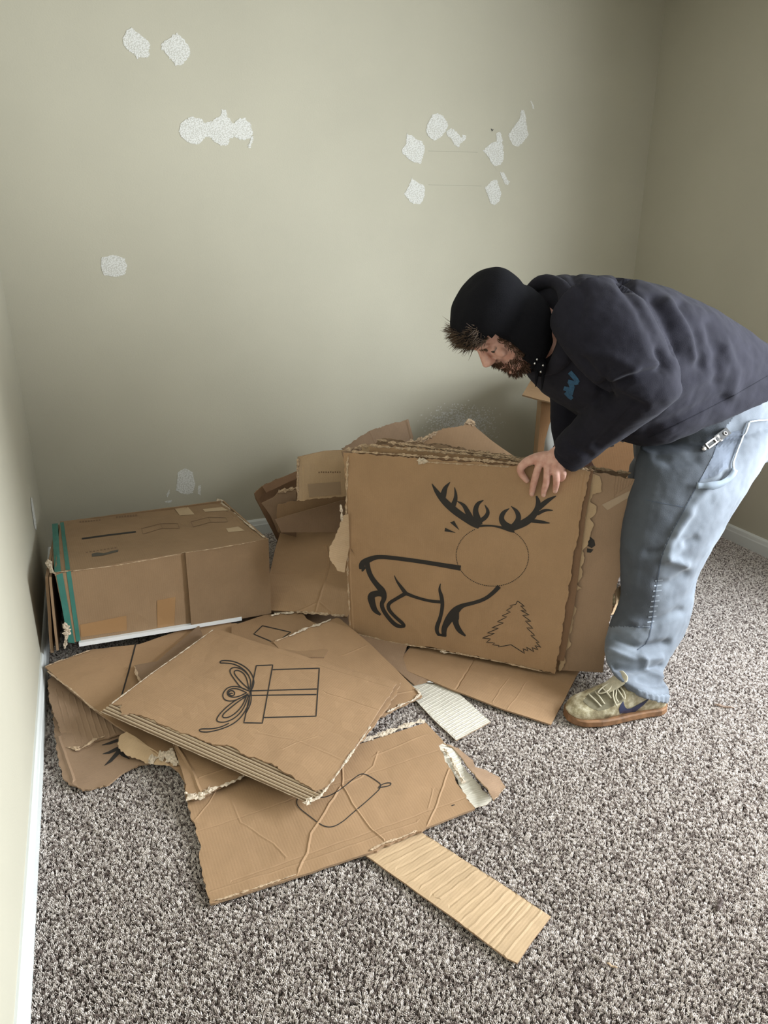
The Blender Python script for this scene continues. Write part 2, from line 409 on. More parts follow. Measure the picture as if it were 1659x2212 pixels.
P2 = [[(475,285),(520,265),(570,295),(615,365),(590,430),(550,480),(500,515),(440,480),(415,430),(435,350)],
      [(600,430),(640,400),(680,430),(735,490),(740,460),(775,470),(765,510),(735,530),(705,575),(670,550),(640,500),(600,465)],
      [(240,450),(290,470),(330,505),(380,520),(405,570),(400,620),(370,720),(320,710),(260,680),(200,620),(205,580),(240,540)],
      [(290,848),(330,880),(390,910),(410,940),(400,1010),(370,1080),(300,1080),(240,1020),(220,990),(255,930)],
      [(1045,450),(1080,430),(1100,500),(1110,600),(1115,680),(1080,735),(1030,740),(990,700),(970,650),(930,605),(980,550),(1045,520)],
      [(1270,235),(1295,240),(1310,310),(1320,400),(1338,460),(1290,520),(1240,570),(1190,550),(1150,460),(1200,390),(1255,320)],
      [(1085,795),(1110,800),(1140,850),(1165,885),(1150,910),(1120,895),(1095,850)],
      [(1000,880),(1050,860),(1070,920),(1090,990),(1075,1050),(1030,1095),(990,1070),(970,1000),(940,940)],
      [(1345,155),(1358,152),(1390,230),(1378,232)]]
for p in P2: patch(wall_back, c2(p), amp=1.2, step=3)
patch(wall_back, [(219,556),(245,551),(270,558),(274,575),(270,592),(250,599),(224,594),(218,578)], amp=1)
patch(wall_back, [(384,1020),(400,1012),(416,1020),(421,1045),(416,1066),(398,1068),(380,1060)], amp=1)
patch(wall_back, [(360,1068),(367,1055),(366,1066),(361,1075)], amp=.5); patch(wall_back, [(428,1050),(434,1048),(433,1070),(427,1066)], amp=.5)
patch(wall_back, [(355,1083),(372,1080),(370,1086),(358,1086)], amp=.4)
patch(wall_back, [(1070,278),(1067,279),(1063,284),(1060,278),(1062,278),(1064,280)], amp=0, mat=simple('dark_scuff', (.1, .1, .09), .9), name='nail_hole', label='small dark nail hole')
LINEM = simple('pencil_line', (.36, .345, .285), .9)
for a, b in (((925, 326), (1032, 329)), ((925, 399), (1040, 402))):
    patch(wall_back, [(a[0], a[1]-.5), (b[0], b[1]-.5), (b[0], b[1]+.5), (a[0], a[1]+.5)], amp=.1, step=20, th=.0006, mat=LINEM, name='pencil_line', label='faint grey pencil line')
patch(wall_left, [(66,1074),(70,1076),(74,1100),(78,1128),(79,1146),(75,1140),(70,1108)], 'X', amp=.4)
# the sanded haze round (1010,915): a loose smear of spackle
rnd = random.Random(3); parts = []
for k in range(1700):
    a = rnd.uniform(0, 2*math.pi); q = math.sqrt(rnd.random())*abs(rnd.gauss(.75, .3)); x = 1000+80*q*math.cos(a); y = 916+42*q*math.sin(a); r_ = rnd.uniform(.6, 2.3)
    if q > 1.25: continue
    c = atY(x, y, YB-.0006-k*1e-6); s = r_*.0022; n_ = 5
    parts.append(([c+Vector((s*math.cos(2*math.pi*j/n_+k)*rnd.uniform(.7, 1.3), 0, s*math.sin(2*math.pi*j/n_+k)*.8)) for j in range(n_)], [tuple(range(n_))]))
V, F = join(parts); setp(link('spackle_smear', V, F, SPECK, wall_back), 'pale sanded smear of spackle', kind='stuff')

# ---------------------------------------------------------------- carpet pile
def tuft_mat():
    m, nt, b = nodes('carpet_yarn'); L = nt.links.new; b.inputs['Roughness'].default_value = .9; b.inputs['Specular IOR Level'].default_value = .15
    b.inputs['Sheen Weight'].default_value = .25
    oi = nt.nodes.new('ShaderNodeObjectInfo'); r = ramp(nt, [(0, (.10, .07, .06)), (.22, (.25, .20, .18)), (.40, (.50, .440, .40)), (1, (.84, .775, .73))])
    L(oi.outputs['Random'], r.inputs[0]); L(r.outputs[0], b.inputs['Base Color']); return m
V, F = [], []
for j in range(3):
    a0 = j*2.1; bx, by = .0011*math.cos(a0), .0011*math.sin(a0)
    rr = [(.0007, 0), (.0012, .005), (.0013, .0085), (.0006, .0112)]
    k = len(V)
    for i, (r_, z) in enumerate(rr):
        for q in range(4):
            an = math.pi/2*q+i*.5; V.append((bx*(1+i*.45)+r_*math.cos(an), by*(1+i*.45)+r_*math.sin(an), z))
    for i in range(3):
        for q in range(4): F.append((k+i*4+q, k+i*4+(q+1) % 4, k+(i+1)*4+(q+1) % 4, k+(i+1)*4+q))
    F.append((k+12, k+13, k+14, k+15))
tm = bpy.data.meshes.new('yarn_tuft'); tm.from_pydata(V, [], F); tm.materials.append(tuft_mat())
tm.polygons.foreach_set('use_smooth', [True]*len(tm.polygons))
tuft = bpy.data.objects.new('yarn_tuft', tm)      # source of the instances, not linked into the scene
pile = link('carpet_pile', [(XL+.012, .55, ZF+.0004), (XR-.012, .55, ZF+.0004), (XR-.012, YB-.012, ZF+.0004), (XL+.012, YB-.012, ZF+.0004)], [(0, 1, 2, 3)], CARPETB, floor)
setp(pile, 'mottled taupe cut carpet pile', kind='stuff')
ng = bpy.data.node_groups.new('carpet_pile_nodes', 'GeometryNodeTree')
ng.interface.new_socket('Geometry', in_out='INPUT', socket_type='NodeSocketGeometry'); ng.interface.new_socket('Geometry', in_out='OUTPUT', socket_type='NodeSocketGeometry')
gi = ng.nodes.new('NodeGroupInput'); go = ng.nodes.new('NodeGroupOutput')
ds = ng.nodes.new('GeometryNodeDistributePointsOnFaces'); ds.distribute_method = 'POISSON'; ds.inputs['Distance Min'].default_value = .0026; ds.inputs['Density Max'].default_value = 115000
oi = ng.nodes.new('GeometryNodeObjectInfo'); oi.inputs['Object'].default_value = tuft
ip = ng.nodes.new('GeometryNodeInstanceOnPoints'); L = ng.links.new
rv = ng.nodes.new('FunctionNodeRandomValue'); rv.data_type = 'FLOAT_VECTOR'; rv.inputs[0].default_value = (-.55, -.55, 0); rv.inputs[1].default_value = (.55, .55, 6.28)
rs = ng.nodes.new('FunctionNodeRandomValue'); rs.data_type = 'FLOAT'; rs.inputs[2].default_value = .62; rs.inputs[3].default_value = 1.0; rs.inputs['Seed'].default_value = 5
e2r = ng.nodes.new('FunctionNodeEulerToRotation')
L(gi.outputs[0], ds.inputs['Mesh']); L(ds.outputs['Points'], ip.inputs['Points']); L(oi.outputs['Geometry'], ip.inputs['Instance'])
L(rv.outputs[0], e2r.inputs[0]); L(e2r.outputs[0], ip.inputs['Rotation']); L(rs.outputs[1], ip.inputs['Scale'])
jn = ng.nodes.new('GeometryNodeJoinGeometry'); L(ip.outputs[0], jn.inputs[0]); L(gi.outputs[0], jn.inputs[0]); L(jn.outputs[0], go.inputs[0])
md = pile.modifiers.new('pile', 'NODES'); md.node_group = ng
# ================================================================ CARDBOARD
def V3(*a): return Vector(a)
SHEET = 'cardboard sheet'
# ---- the long pale ridged strip in front
rr_ = []
for u in (.06,.11,.16,.22,.27,.33,.40,.45,.52,.58,.63,.69,.74,.78,.82,.86,.93):
    a = (790+(1112-790)*u, 1848+(2080-1848)*u); b = (905+(1190-905)*u, 1795+(1980-1795)*u); rr_.append(([a, b], .0013 if int(u*100) % 2 else -.0012, .0045))
sheet('cardboard_strip', 'long pale ridged cardboard strip poking out from under the stocking sheet towards the viewer', 'cardboard strip',
      [(790,1848,.008), (1112,2080,.010), (1190,1980,.008)], [(700,1780), (790,1848), (950,1962), (1095,2070), (1118,2080), (1152,2030), (1190,1980), (1050,1888), (915,1800), (830,1740)],
      th=.004, mat=KR2, creases=rr_, grid=.035, uvrot=math.radians(0))
# ---- white fluted scrap
s = sheet('white_cardboard_scrap', 'pale grey-white fluted scrap lying on the carpet between brown sheets', 'cardboard scrap',
      [(895,1510,.008), (985,1600,.006), (1060,1560,.008)], [(880,1470), (970,1478), (1005,1510), (1060,1560), (985,1600), (935,1552), (893,1508)],
      th=.003, mat=WHITEBD, creases=[([(885+i*5.4, 1500+i*5.2), (953+i*5.4, 1462+i*5.0)], .0011, .0024) for i in range(0, 19)], grid=.05)
# ---- stocking sheet
st_ = sheet('printed_cardboard_sheet', 'creased cardboard sheet with a stocking outline, nearest the viewer on the carpet', SHEET,
      [(455,1952,.012), (1035,1745,.020), (920,1560,.030)],
      [(455,1952,'t'), (474,1946), (640,1893), (795,1843,'t'), (860,1815,'t'), (920,1788), (1026,1746,'t'), (1008,1722,'t'), (965,1650,'t'), (946,1610,'t'), (958,1602), (920,1560), (780,1607), (640,1650), (398,1695), (401,1725,'t'), (428,1812,'t'), (440,1895,'t')],
      th=.006, creases=[([(500,1902), (760,1812), (1020,1717)], -0.0009, 0.0030), ([(425,1795), (700,1705), (975,1612)], -0.0007, 0.0030), ([(455,1925), (700,1848), (900,1775)], 0.0009, 0.0030),
        ([(645,1878), (662,1842), (672,1800), (690,1775), (712,1740), (735,1705)], 0.0025, 0.0045), ([(738,1640), (740,1700), (770,1752), (800,1790), (828,1815)], 0.0022, 0.0037),
        ([(738,1702), (780,1680), (805,1655), (815,1625)], 0.0012, 0.0037), ([(925,1778), (945,1735), (960,1685), (968,1665)], 0.0019, 0.0037), ([(500,1730), (520,1775), (590,1820), (618,1850)], 0.0011, 0.0037),
        ([(416,1778), (450,1735), (470,1700)], 0.0013, 0.0030), ([(810,1632), (860,1612), (915,1588)], 0.0010, 0.0037), ([(925,1745), (935,1705)], 0.0008, 0.0030)],
      bumps=[(700,1720,.12,.005), (920,1640,.09,.004), (560,1800,.1,-.003)], grid=.02, key='stocking')
c4 = CR(380, 1500, 2.023)
ink('printed_stocking', st_, [c4([(600,447),(645,453),(690,436),(740,400),(785,362),(808,348),(830,349),(868,372),(905,400),(855,450),(760,530),(735,553),(700,575),(670,582),(636,573),(580,530),(545,503),(530,485),(527,468),(533,455)]),
                              c4([(886,405),(905,392),(925,387),(940,388),(940,396),(922,403),(900,406),(882,410)])], w=2.0, sm=2, label='black stocking outline')
ink('printed_dash', st_, [c4([(1205,487),(1218,483)])], w=2)
# bare fluted end where the liner was torn away
v = [(946,1610),(960,1603),(985,1622),(1000,1655),(1030,1690),(1062,1728),(1052,1737),(1027,1745),(1000,1712),(975,1665),(952,1635)]
fb = sheet('bare_fluting', None, None, [st_['pl'].px(946,1610,-.002), st_['pl'].px(1027,1745,-.002), st_['pl'].px(1062,1728,-.002)], [(*p, 't') for p in v], th=.002, mat=WHITEBD, emat=TORNW, parent=st_['obj'],
      creases=[([(950+i*6.2, 1618+i*7.4), (985+i*5.2, 1604+i*7.6)], .0016, .0028) for i in range(1, 15)], grid=.05, rough=.0015)
setp(fb['obj'], 'bare pale fluting')
fl = sheet('torn_flap', None, None, [st_['pl'].px(958,1604,.006), st_['pl'].px(1093,1697,.004), st_['pl'].px(1010,1660,.016)],
      [(955,1603,'t'), (990,1612), (1022,1640), (1027,1655), (1052,1662,'t'), (1080,1678,'t'), (1093,1697), (1078,1716,'t'), (1068,1728), (1062,1718,'t'), (1044,1694,'t'), (1020,1665), (1000,1636), (978,1612)], th=.003, mat=KR3, emat=TORN, parent=st_['obj'], grid=.012, rough=.002)
crumple('torn_liner', st_, [(957,1617), (975,1640), (988,1668), (1003,1692)], .014, .009, TORNW)
crumple('torn_liner', st_, [(462,1946), (480,1943), (520,1930), (560,1917), (640,1890)], .006, .002, TORN)
crumple('torn_liner', st_, [(800,1838), (830,1822), (862,1812), (900,1796)], .008, .004, TORN)
crumple('torn_liner', st_, [(780,1601), (830,1584), (880,1566), (916,1556)], .022, .004, TORNW, label='pale torn strip of liner')
# ---- lower left group
low = sheet('printed_cardboard_sheet', 'ragged cardboard sheet with black antler tips, lowest and furthest left on the carpet', SHEET,
      [(105,1475,.03), (240,1700,.010), (380,1655,.012)],
      [(103,1475,'t'), (112,1530,'t'), (122,1600,'t'), (133,1672,'t'), (147,1692,'t'), (178,1707,'t'), (235,1695), (262,1672,'t'), (300,1652,'t'), (345,1645,'t'), (388,1658,'t'), (400,1600), (330,1500), (220,1440), (120,1440)],
      th=.005, mat=KR3, bumps=[(140,1600,.05,.012)], creases=[([(128,1600), (150,1660), (163,1700)], .004, .006)], grid=.02)
c3 = CR(80, 1300, 2.676)
ink('printed_antler', low, [c3([(375,830,3),(420,818,14),(470,800,18)]), c3([(380,880,3),(415,873,14),(465,850,22),(490,870,18)]), c3([(390,948,3),(425,920,18),(470,870,24)]), c3([(465,850,24),(495,885,20),(535,910,4)])], label='black antler tips')
s = sheet('cardboard_sheet', 'dull torn cardboard sheet lying on the antler sheet by the left wall', SHEET,
      [(105,1478,.050), (190,1615,.022), (270,1590,.026)], [(102,1470,'t'), (110,1520,'t'), (132,1588,'t'), (142,1610,'t'), (165,1620,'t'), (190,1612,'t'), (205,1600,'t'), (270,1583), (330,1550), (240,1450), (140,1440)],
      th=.005, mat=KR3, creases=[([(120+i*14, 1490+i*6), (150+i*14, 1600+i*3)], .0012, .003) for i in range(0, 9)], grid=.025)
crumple('torn_liner', s, [(145,1614), (170,1619), (190,1610), (205,1598), (225,1592)], .014, .007, TORN)
s = sheet('cardboard_sheet', 'plain brown cardboard sheet with a black line, corner touching the left wall', SHEET,
      [(97,1442,.075), (217,1540,.052), (430,1350,.060)], [(97,1440,'t'), (150,1420), (200,1402), (300,1392), (430,1348), (500,1335), (560,1400), (420,1560), (400,1690), (385,1665), (300,1600), (217,1543), (150,1490)],
      th=.006, mat=KR, bumps=[(180,1470,.08,.004)], grid=.03)
ink('printed_line', s, [[(293,1392), (278,1450), (262,1506)]], w=3.2); ink('printed_line', s, [[(500,1346), (545,1342), (560,1340)]], w=2)
crumple('torn_liner', s, [(98,1441), (130,1428), (165,1415), (198,1403)], .008, .004, TORN)
crumple('torn_liner', s, [(102,1450), (150,1487), (200,1530), (222,1545)], .006, .003, TORN)
s = sheet('cardboard_sheet', 'small ragged-cornered sheet peeping out left of the gift sheet', SHEET,
      [(292,1440,.073), (310,1480,.071), (420,1360,.074)], [(290,1437,'t'), (300,1470,'t'), (312,1484), (380,1440), (440,1380), (430,1350), (340,1428)], th=.005, mat=KR3, grid=.03)
crumple('torn_liner', s, [(291,1438), (296,1460), (306,1478)], .010, .005, TORN)
# ---- torn scrap with white crinkle
s = sheet('torn_cardboard_scrap', 'curled tan scrap of torn liner below the left corner of the gift sheet', 'cardboard scrap',
      [(255,1610,.030), (320,1645,.024), (380,1655,.028)], [(262,1588,'t'), (275,1583), (320,1612), (360,1635), (378,1625,'t'), (392,1655,'t'), (345,1652,'t'), (310,1644,'t'), (285,1638,'t'), (262,1625,'t'), (254,1608,'t')], th=.002, mat=KR2, emat=TORN, grid=.012, rough=.002,
      bumps=[(285,1605,.04,.012)])
crumple('torn_liner', s, [(322,1644), (345,1636), (362,1628), (376,1622)], .034, .014, TORNW, label='pale crinkled torn paper')
crumple('torn_liner', s, [(362,1630), (372,1640), (385,1652)], .03, .010, TORNW)
# ---- sheet beneath the gift sheet, near corner
s = sheet('cardboard_sheet', 'sheet with a crumpled white corner sticking out below the gift sheet', SHEET,
      [(375,1620,.050), (418,1722,.034), (525,1672,.040)], [(372,1600), (385,1640), (400,1690,'t'), (404,1725,'t'), (432,1722,'t'), (470,1702,'t'), (520,1680,'t'), (560,1660), (560,1560), (420,1540)],
      th=.006, mat=KR, creases=[([(382,1610), (412,1660), (432,1712)], .004, .006), ([(430,1680), (500,1655)], .002, .004)], grid=.02)
crumple('torn_liner', s, [(400,1712), (415,1724), (432,1722), (448,1712), (452,1700)], .030, .016, TORNW, label='pale crumpled paper')
crumple('torn_liner', s, [(430,1718), (465,1704), (500,1690), (528,1676)], .012, .008, TORNW)
# ---- upper right sheets under the gift sheet
s = sheet('cardboard_sheet', 'flat sheet mostly hidden under the foot of the leaning panel', SHEET, [(560,1300,.022), (780,1290,.022), (700,1400,.020)], [(505,1350), (560,1290), (780,1285), (805,1375), (700,1400), (560,1385)], th=.005, mat=KR3, grid=.06)
s = sheet('printed_cardboard_sheet', 'sheet with a black square outline behind the gift sheet', SHEET,
      [(550,1330,.060), (640,1316,.055), (590,1388,.060)], [(500,1352), (560,1332,'t'), (600,1325,'t'), (640,1312,'t'), (668,1340), (730,1372), (700,1420), (600,1420), (500,1390)], th=.006, mat=KR, grid=.03)
ink('printed_square', s, [[(586,1386), (548,1370), (567,1352), (628,1366), (600,1386)]], w=2, label='black square outline')
crumple('torn_liner', s, [(585,1332), (605,1325), (622,1326), (645,1320)], .024, .013, TORNW)
s = sheet('cardboard_sheet', 'brown sheet reaching from behind the gift sheet to a ragged point on its right', SHEET,
      [(590,1388,.066), (735,1335,.070), (910,1500,.028)], [(590,1387,'t'), (650,1362,'t'), (730,1334,'t'), (745,1345), (800,1392), (855,1445), (912,1503,'t'), (880,1520,'t'), (826,1547), (760,1560), (640,1440)],
      th=.006, mat=KR, creases=[([(745,1415), (790,1395)], .001, .004), ([(850,1500), (905,1490)], .002, .004)], grid=.03)
crumple('torn_liner', s, [(625,1374), (660,1359), (690,1349), (715,1338)], .014, .009, TORNW); crumple('torn_liner', s, [(595,1386), (620,1376), (640,1368)], .008, .004, TORN)
crumple('torn_liner', s, [(898,1488), (908,1500), (895,1512), (870,1522), (835,1540)], .012, .007, TORNW)
s = sheet('cardboard_sheet', 'curved dark brown sheet wedged under the reindeer sheet', SHEET,
      [(775,1380,.038), (875,1397,.034), (935,1470,.016)], [(740,1365), (800,1370), (880,1392), (870,1420), (880,1450), (937,1468), (895,1480), (860,1450), (800,1400)], th=.004, mat=KR3, grid=.03)
s = sheet('folded_cardboard_flap', 'long smooth folded cardboard flap under the standing reindeer sheet', 'cardboard flap',
      [(852,1438,.022), (1190,1565,.010), (1250,1445,.016)], [(852,1438), (880,1405), (905,1375), (1080,1400), (1262,1432), (1245,1460), (1220,1510), (1190,1564), (1090,1533), (978,1490)], th=.005, mat=KR,
      creases=[([(985,1488), (1005,1455), (1024,1425)], -.0025, .004), ([(1060,1525), (1080,1490), (1095,1470)], .0008, .003), ([(1095,1533), (1120,1500), (1135,1475)], .0008, .003)], grid=.03)
s = sheet('white_paper_scrap', 'tiny white strip of paper beside the pale fluted scrap', 'paper scrap', [(922,1470,.016), (938,1474,.016), (930,1465,.018)], [(922,1469), (936,1470), (936,1475), (922,1473)], th=.001, mat=WHITEP, grid=.02)
# ---- gift sheet and the sheet glued beneath it
s = sheet('cardboard_sheet', 'sheet directly beneath the gift sheet, edge showing on its right', SHEET,
      [V3(*at(217,1540,.081)), V3(*at(672,1745,.050)), V3(*at(862,1484,.068))], [(480,1372), (866,1474,'t'), (858,1498,'t'), (820,1548,'t'), (778,1602,'t'), (700,1690), (640,1700), (300,1560)], th=.005, mat=KR, grid=.05)
gf = sheet('printed_cardboard_sheet', 'large flat cardboard sheet with a gift box outline, topmost of the floor pile', SHEET,
      [(217,1535,.093), (668,1733,.065), (857,1478,.082)],
      [(465,1357), (560,1388), (700,1430), (857,1477,'t'), (836,1508), (780,1595,'t'), (705,1698,'t'), (682,1708,'t'), (655,1692,'t'), (620,1672,'t'), (600,1656,'t'), (560,1640,'t'), (520,1628,'t'), (500,1612,'t'), (455,1605,'t'), (430,1596,'t'), (385,1578,'t'), (352,1565,'t'), (318,1549,'t'), (290,1541,'t'), (262,1543,'t'), (259,1531,'t'), (264,1522,'t'), (240,1520), (330,1452), (400,1402)],
      th=.0045, mat=KR, creases=[([(705,1448+50), (760,1515), (832,1540)], -.0008, .004), ([(560,1585), (640,1600), (760,1650)], .0006, .004), ([(610,1620), (640,1605), (690,1590)], .0008, .003), ([(480,1372), (836,1484)], -.0008, .004)],
      bumps=[(560,1520,.14,.004)], grid=.03, key='gift')
# exposed fluting: parallel ridges from the left corner to the near corner
pl = gf['pl']; Vv, Ff = [], []; nr = 46
ol = [(217,1535), (668,1733)]; il = [(262,1500), (706,1700)]
K = 60
for i in range(K+1):
    u = i/K; a = pl.px(ol[0][0]+(ol[1][0]-ol[0][0])*u, ol[0][1]+(ol[1][1]-ol[0][1])*u); b = pl.px(il[0][0]+(il[1][0]-il[0][0])*u, il[0][1]+(il[1][1]-il[0][1])*u)
    for j in range(nr+1):
        q = j/nr; jit = .0015*noise.noise(Vector((i*.4, 0, j*.01))) if j == 0 else 0
        Vv.append(a.lerp(b, q)+pl.n*(-.0052+.0026*math.cos(q*2*math.pi*7))+(a-b).normalized()*jit)
for i in range(K):
    for j in range(nr): k = i*(nr+1)+j; Ff.append((k, k+nr+1, k+nr+2, k+1))
nvv = len(Vv); Vv += [p-pl.n*.002 for p in Vv]; Ff += [tuple(i+nvv for i in f)[::-1] for f in Ff]
for i in range(K): k = i*(nr+1); Ff.append((k, k+nvv, k+nr+1+nvv, k+nr+1)); k += nr; Ff.append((k, k+nr+1, k+nr+1+nvv, k+nvv))
m_, nt_, b_ = nodes('exposed_flute_paper'); b_.inputs['Base Color'].default_value = (.46, .36, .25, 1); b_.inputs['Roughness'].default_value = .9
m2_ = simple('shaded_flute_valley', (.20, .14, .09), .95)  # valley faces coloured darker: the shade between the ridges put into the paper colour
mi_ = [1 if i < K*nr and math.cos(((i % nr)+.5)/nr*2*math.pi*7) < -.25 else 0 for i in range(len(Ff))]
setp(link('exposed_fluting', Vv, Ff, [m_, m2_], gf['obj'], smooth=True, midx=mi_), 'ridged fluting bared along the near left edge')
rnd = random.Random(12)
crumple('torn_liner', gf, [(240,1522), (330,1454), (400,1405), (462,1360)], .006, .002, TORNW)
crumple('torn_liner', gf, [(668,1733), (690,1722), (716,1690), (770,1612), (800,1570)], .008, .004, TORNW, label='frayed pale edge')
crumple('torn_liner', gf, [(662,1738), (668,1728), (674,1722)], .02, .01, TORNW)
G = []
def g3(pts, sm=0): G.append(smooth_poly(c3(pts), sm) if sm else c3(pts))
g3([(1363,393),(1632,385),(1613,662),(1313,670)]); g3([(1268,370),(1363,366),(1303,702),(1196,700),(1268,370)])
g3([(1225,516),(1618,505)]); g3([(1230,542),(1615,537)])
g3([(1060,355),(1058,344),(1085,339),(1140,345),(1195,370),(1235,405),(1256,455),(1250,495),(1228,525)], 2)
g3([(1060,355),(1090,355),(1140,360),(1185,383),(1218,415),(1236,455),(1234,490),(1224,515)], 2)
g3([(1225,515),(1180,500),(1145,455),(1113,408),(1120,385),(1150,378),(1195,395),(1222,425)], 2); g3([(1224,505),(1185,470),(1145,425),(1138,402),(1160,395),(1195,412),(1215,450),(1224,505)], 2)
g3([(1220,515),(1190,500),(1150,488),(1105,495),(1080,520),(1072,545),(1085,570),(1125,577),(1170,562),(1222,532)], 2)
g3([(1212,527),(1175,508),(1135,500),(1105,512),(1098,535),(1120,552),(1160,552),(1212,527)], 2); g3([(1110,540),(1108,522),(1125,512),(1143,522),(1142,540),(1125,545),(1112,538),(1120,528),(1132,532)], 2)
g3([(1224,540),(1160,562),(1100,605),(1055,650),(1036,682),(1048,697),(1095,697),(1150,670),(1195,620),(1224,540)], 2); g3([(1210,548),(1160,580),(1105,625),(1072,655),(1075,672),(1110,670),(1155,640),(1190,598),(1210,548)], 2)
g3([(1228,545),(1226,590),(1200,640),(1165,685),(1115,718),(1050,742),(985,755),(945,752),(937,742),(950,735),(1010,736),(1065,725),(1110,703)], 2); g3([(1236,500),(1240,560),(1232,600),(1205,650)], 2)
ink('printed_gift_box', gf, G, w=2.4, label='black gift box outline with a bow')

# ---- the standing stack
KRD = kraft('dark_brown_cardboard', (.20, .115, .065))  # darkest brown, for the second stack sheet and the open carton
S0 = [at(755,1365,.045), at(1200,1455,.030)]; e_ = (S0[1]-S0[0]).normalized(); bk = Vector((-e_.y, e_.x, 0)).normalized(); bk = bk if bk.y > 0 else -bk
upv = Vector((0, 0, 1)); upv = (upv-e_*upv.dot(e_)).normalized()*math.cos(math.radians(4))+bk*math.sin(math.radians(4))
SN = e_.cross(upv).normalized(); SN = SN if SN.dot(CAM-S0[0]) > 0 else -SN
S3 = S0[0]+upv*.6
def behind(d): return [S0[0]-SN*d, S0[1]-SN*d, S3-SN*d]
rd = sheet('printed_cardboard_sheet', 'standing cardboard sheet with the black reindeer, held upright by the person', SHEET, [S0[0], S0[1], S3],
      [(755,1366,'t'), (850,1388,'t'), (960,1405,'t'), (1060,1424,'t'), (1198,1456,'t'), (1212,1380,'t'), (1228,1270,'t'), (1245,1170,'t'), (1262,1080,'t'), (1275,1018,'t'), (1180,1010,'t'), (1050,1000,'t'), (900,990,'t'), (742,977,'t'), (748,1060,'t'), (746,1180,'t'), (752,1280,'t')],
      th=.006, mat=KR, bumps=[(1000,1200,.25,.004), (760,1190,.02,-.004)], creases=[([(752,985), (754,1180), (762,1360)], .0015, .004), ([(1262,1015), (1240,1180), (1222,1290)], -.001, .004)], grid=.035, key='reindeer')
c7 = CR(700, 960, 2.304)
RS = [c7(p) for p in [
  [(180,620,10),(186,600,28),(200,585,34),(245,564,24),(275,559,20),(330,562,20),(480,582,20),(600,602,22),(680,615,26)],
  [(190,632,6),(200,605,30)],
  [(215,590,24),(222,630,24),(238,665,24),(265,700,26),(293,730,34),(302,765,24),(284,795,20),(300,835,20),(340,885,20),(370,906,20),(402,905,12)],
  [(300,742,34),(262,740,28),(232,752,38),(240,790,32),(252,825,26),(282,848,10)],
  [(350,652,3),(362,680,10),(390,718,18),(408,742,20)],
  [(408,740,20),(360,767,16),(322,790,18),(318,815,18),(345,850,16),(398,895,18),(400,908,10)],
  [(400,738,18),(460,762,14),(530,780,14),(592,784,16)],
  [(580,692,3),(573,720,12),(585,755,20),(591,800,18),(580,860,18),(562,905,22),(561,930,18),(572,948,14)],
  [(872,706,22),(840,740,20),(800,770,18),(740,790,18),(690,800,20),(655,825,40),(625,865,42),(601,905,28),(596,930,26),(600,955,20)],
  [(566,946,12),(608,952,12)], [(650,845,44),(655,890,26),(672,925,26),(704,953,8)],
  [(537,195,3),(560,235,22),(600,285,34),(650,330,36),(700,365,34),(745,388,44),(775,407,30)],
  [(628,187,3),(603,215,20),(595,245,30),(590,265,30)], [(650,213,3),(658,260,18),(645,300,26),(635,312,26)], [(663,282,3),(695,300,18),(712,330,24),(735,380,34)],
  [(794,278,3),(765,292,20),(751,330,26),(765,375,36),(772,400,36)], [(800,300,3),(819,333,18),(806,362,22),(775,382,22)],
  [(755,406,14),(830,403,7),(880,412,12),(930,428,18),(947,436,6)],
  [(922,318,3),(890,340,22),(880,372,26),(900,402,34),(935,418,36)], [(931,307,3),(960,332,20),(971,365,26),(955,395,28),(935,418,34)],
  [(925,418,34),(1000,390,38),(1040,358,34),(1062,320,26),(1068,290,26),(1057,256,8)],
  [(1155,256,4),(1110,280,24),(1066,318,26)], [(1139,328,3),(1100,325,16),(1060,347,16)], [(1123,391,4),(1080,385,18),(1020,378,18)]]]
ink('printed_reindeer', rd, [smooth_poly(s, 2) for s in RS], fills=[c7([(603,414),(600,432),(657,440)]), c7([(627,388),(648,380),(674,427)]), c7([(640,830),(672,815),(672,870),(655,880),(630,880),(612,890)])], label='black reindeer with antlers', off=.0012)
ds_ = []
for k in range(118):
    a = 2*math.pi*k/118; sx = math.cos(a); sy2 = math.sin(a)
    if sy2 < -.83 and -.5 < sx < .62: continue
    f = lambda t: (838+180*math.cos(t)-4*math.sin(t), 555+150*math.sin(t)+6*math.cos(t))
    ds_.append(c7([f(a), f(a+.030)]))
ink('printed_dotted_circle', rd, ds_, w=1.7, label='dotted circle for a head', off=.0012)
TR = [(963,778),(955,795),(925,802),(938,808),(908,825),(928,834),(887,852),(910,858),(862,882),(893,888),(835,912),(868,915),(812,938),(850,940),(788,963),(830,967),(808,985),(850,987),(838,997),(872,1000),(866,1008),(930,996),
      (960,1015),(998,1040),(990,1015),(1015,1028),(1008,1008),(1045,1032),(1035,1010),(1065,1022),(1050,1000),(1080,1010),(1055,985),(1072,985),(1028,950),(1050,950),(1008,912),(1040,915),(1002,878),(1030,880),(988,850),(1022,848),(978,825),(1008,830),(978,803),(998,805),(963,778)]
ink('printed_tree', rd, [c7(TR)], w=1.5, label='thin fir tree outline', off=.0012)
crumple('torn_liner', rd, [(752,985), (749,1060), (748,1150), (752,1250), (757,1350)], .010, .004, TORN)
crumple('torn_liner', rd, [(758,1366), (850,1388), (960,1405)], .008, .004, TORN); crumple('torn_liner', rd, [(952,1407), (985,1412)], .018, .010, TORNW)
crumple('torn_liner', rd, [(985,1410), (1100,1434), (1190,1455)], .007, .004, TORN); crumple('torn_liner', rd, [(902,995), (925,996)], .018, .012, TORNW, label='pale torn tuft'); crumple('torn_liner', rd, [(925,998), (1010,1003), (1100,1008)], .006, .005, TORN)
crumple('torn_liner', rd, [(758,1185), (765,1195)], .008, .006, INKF)
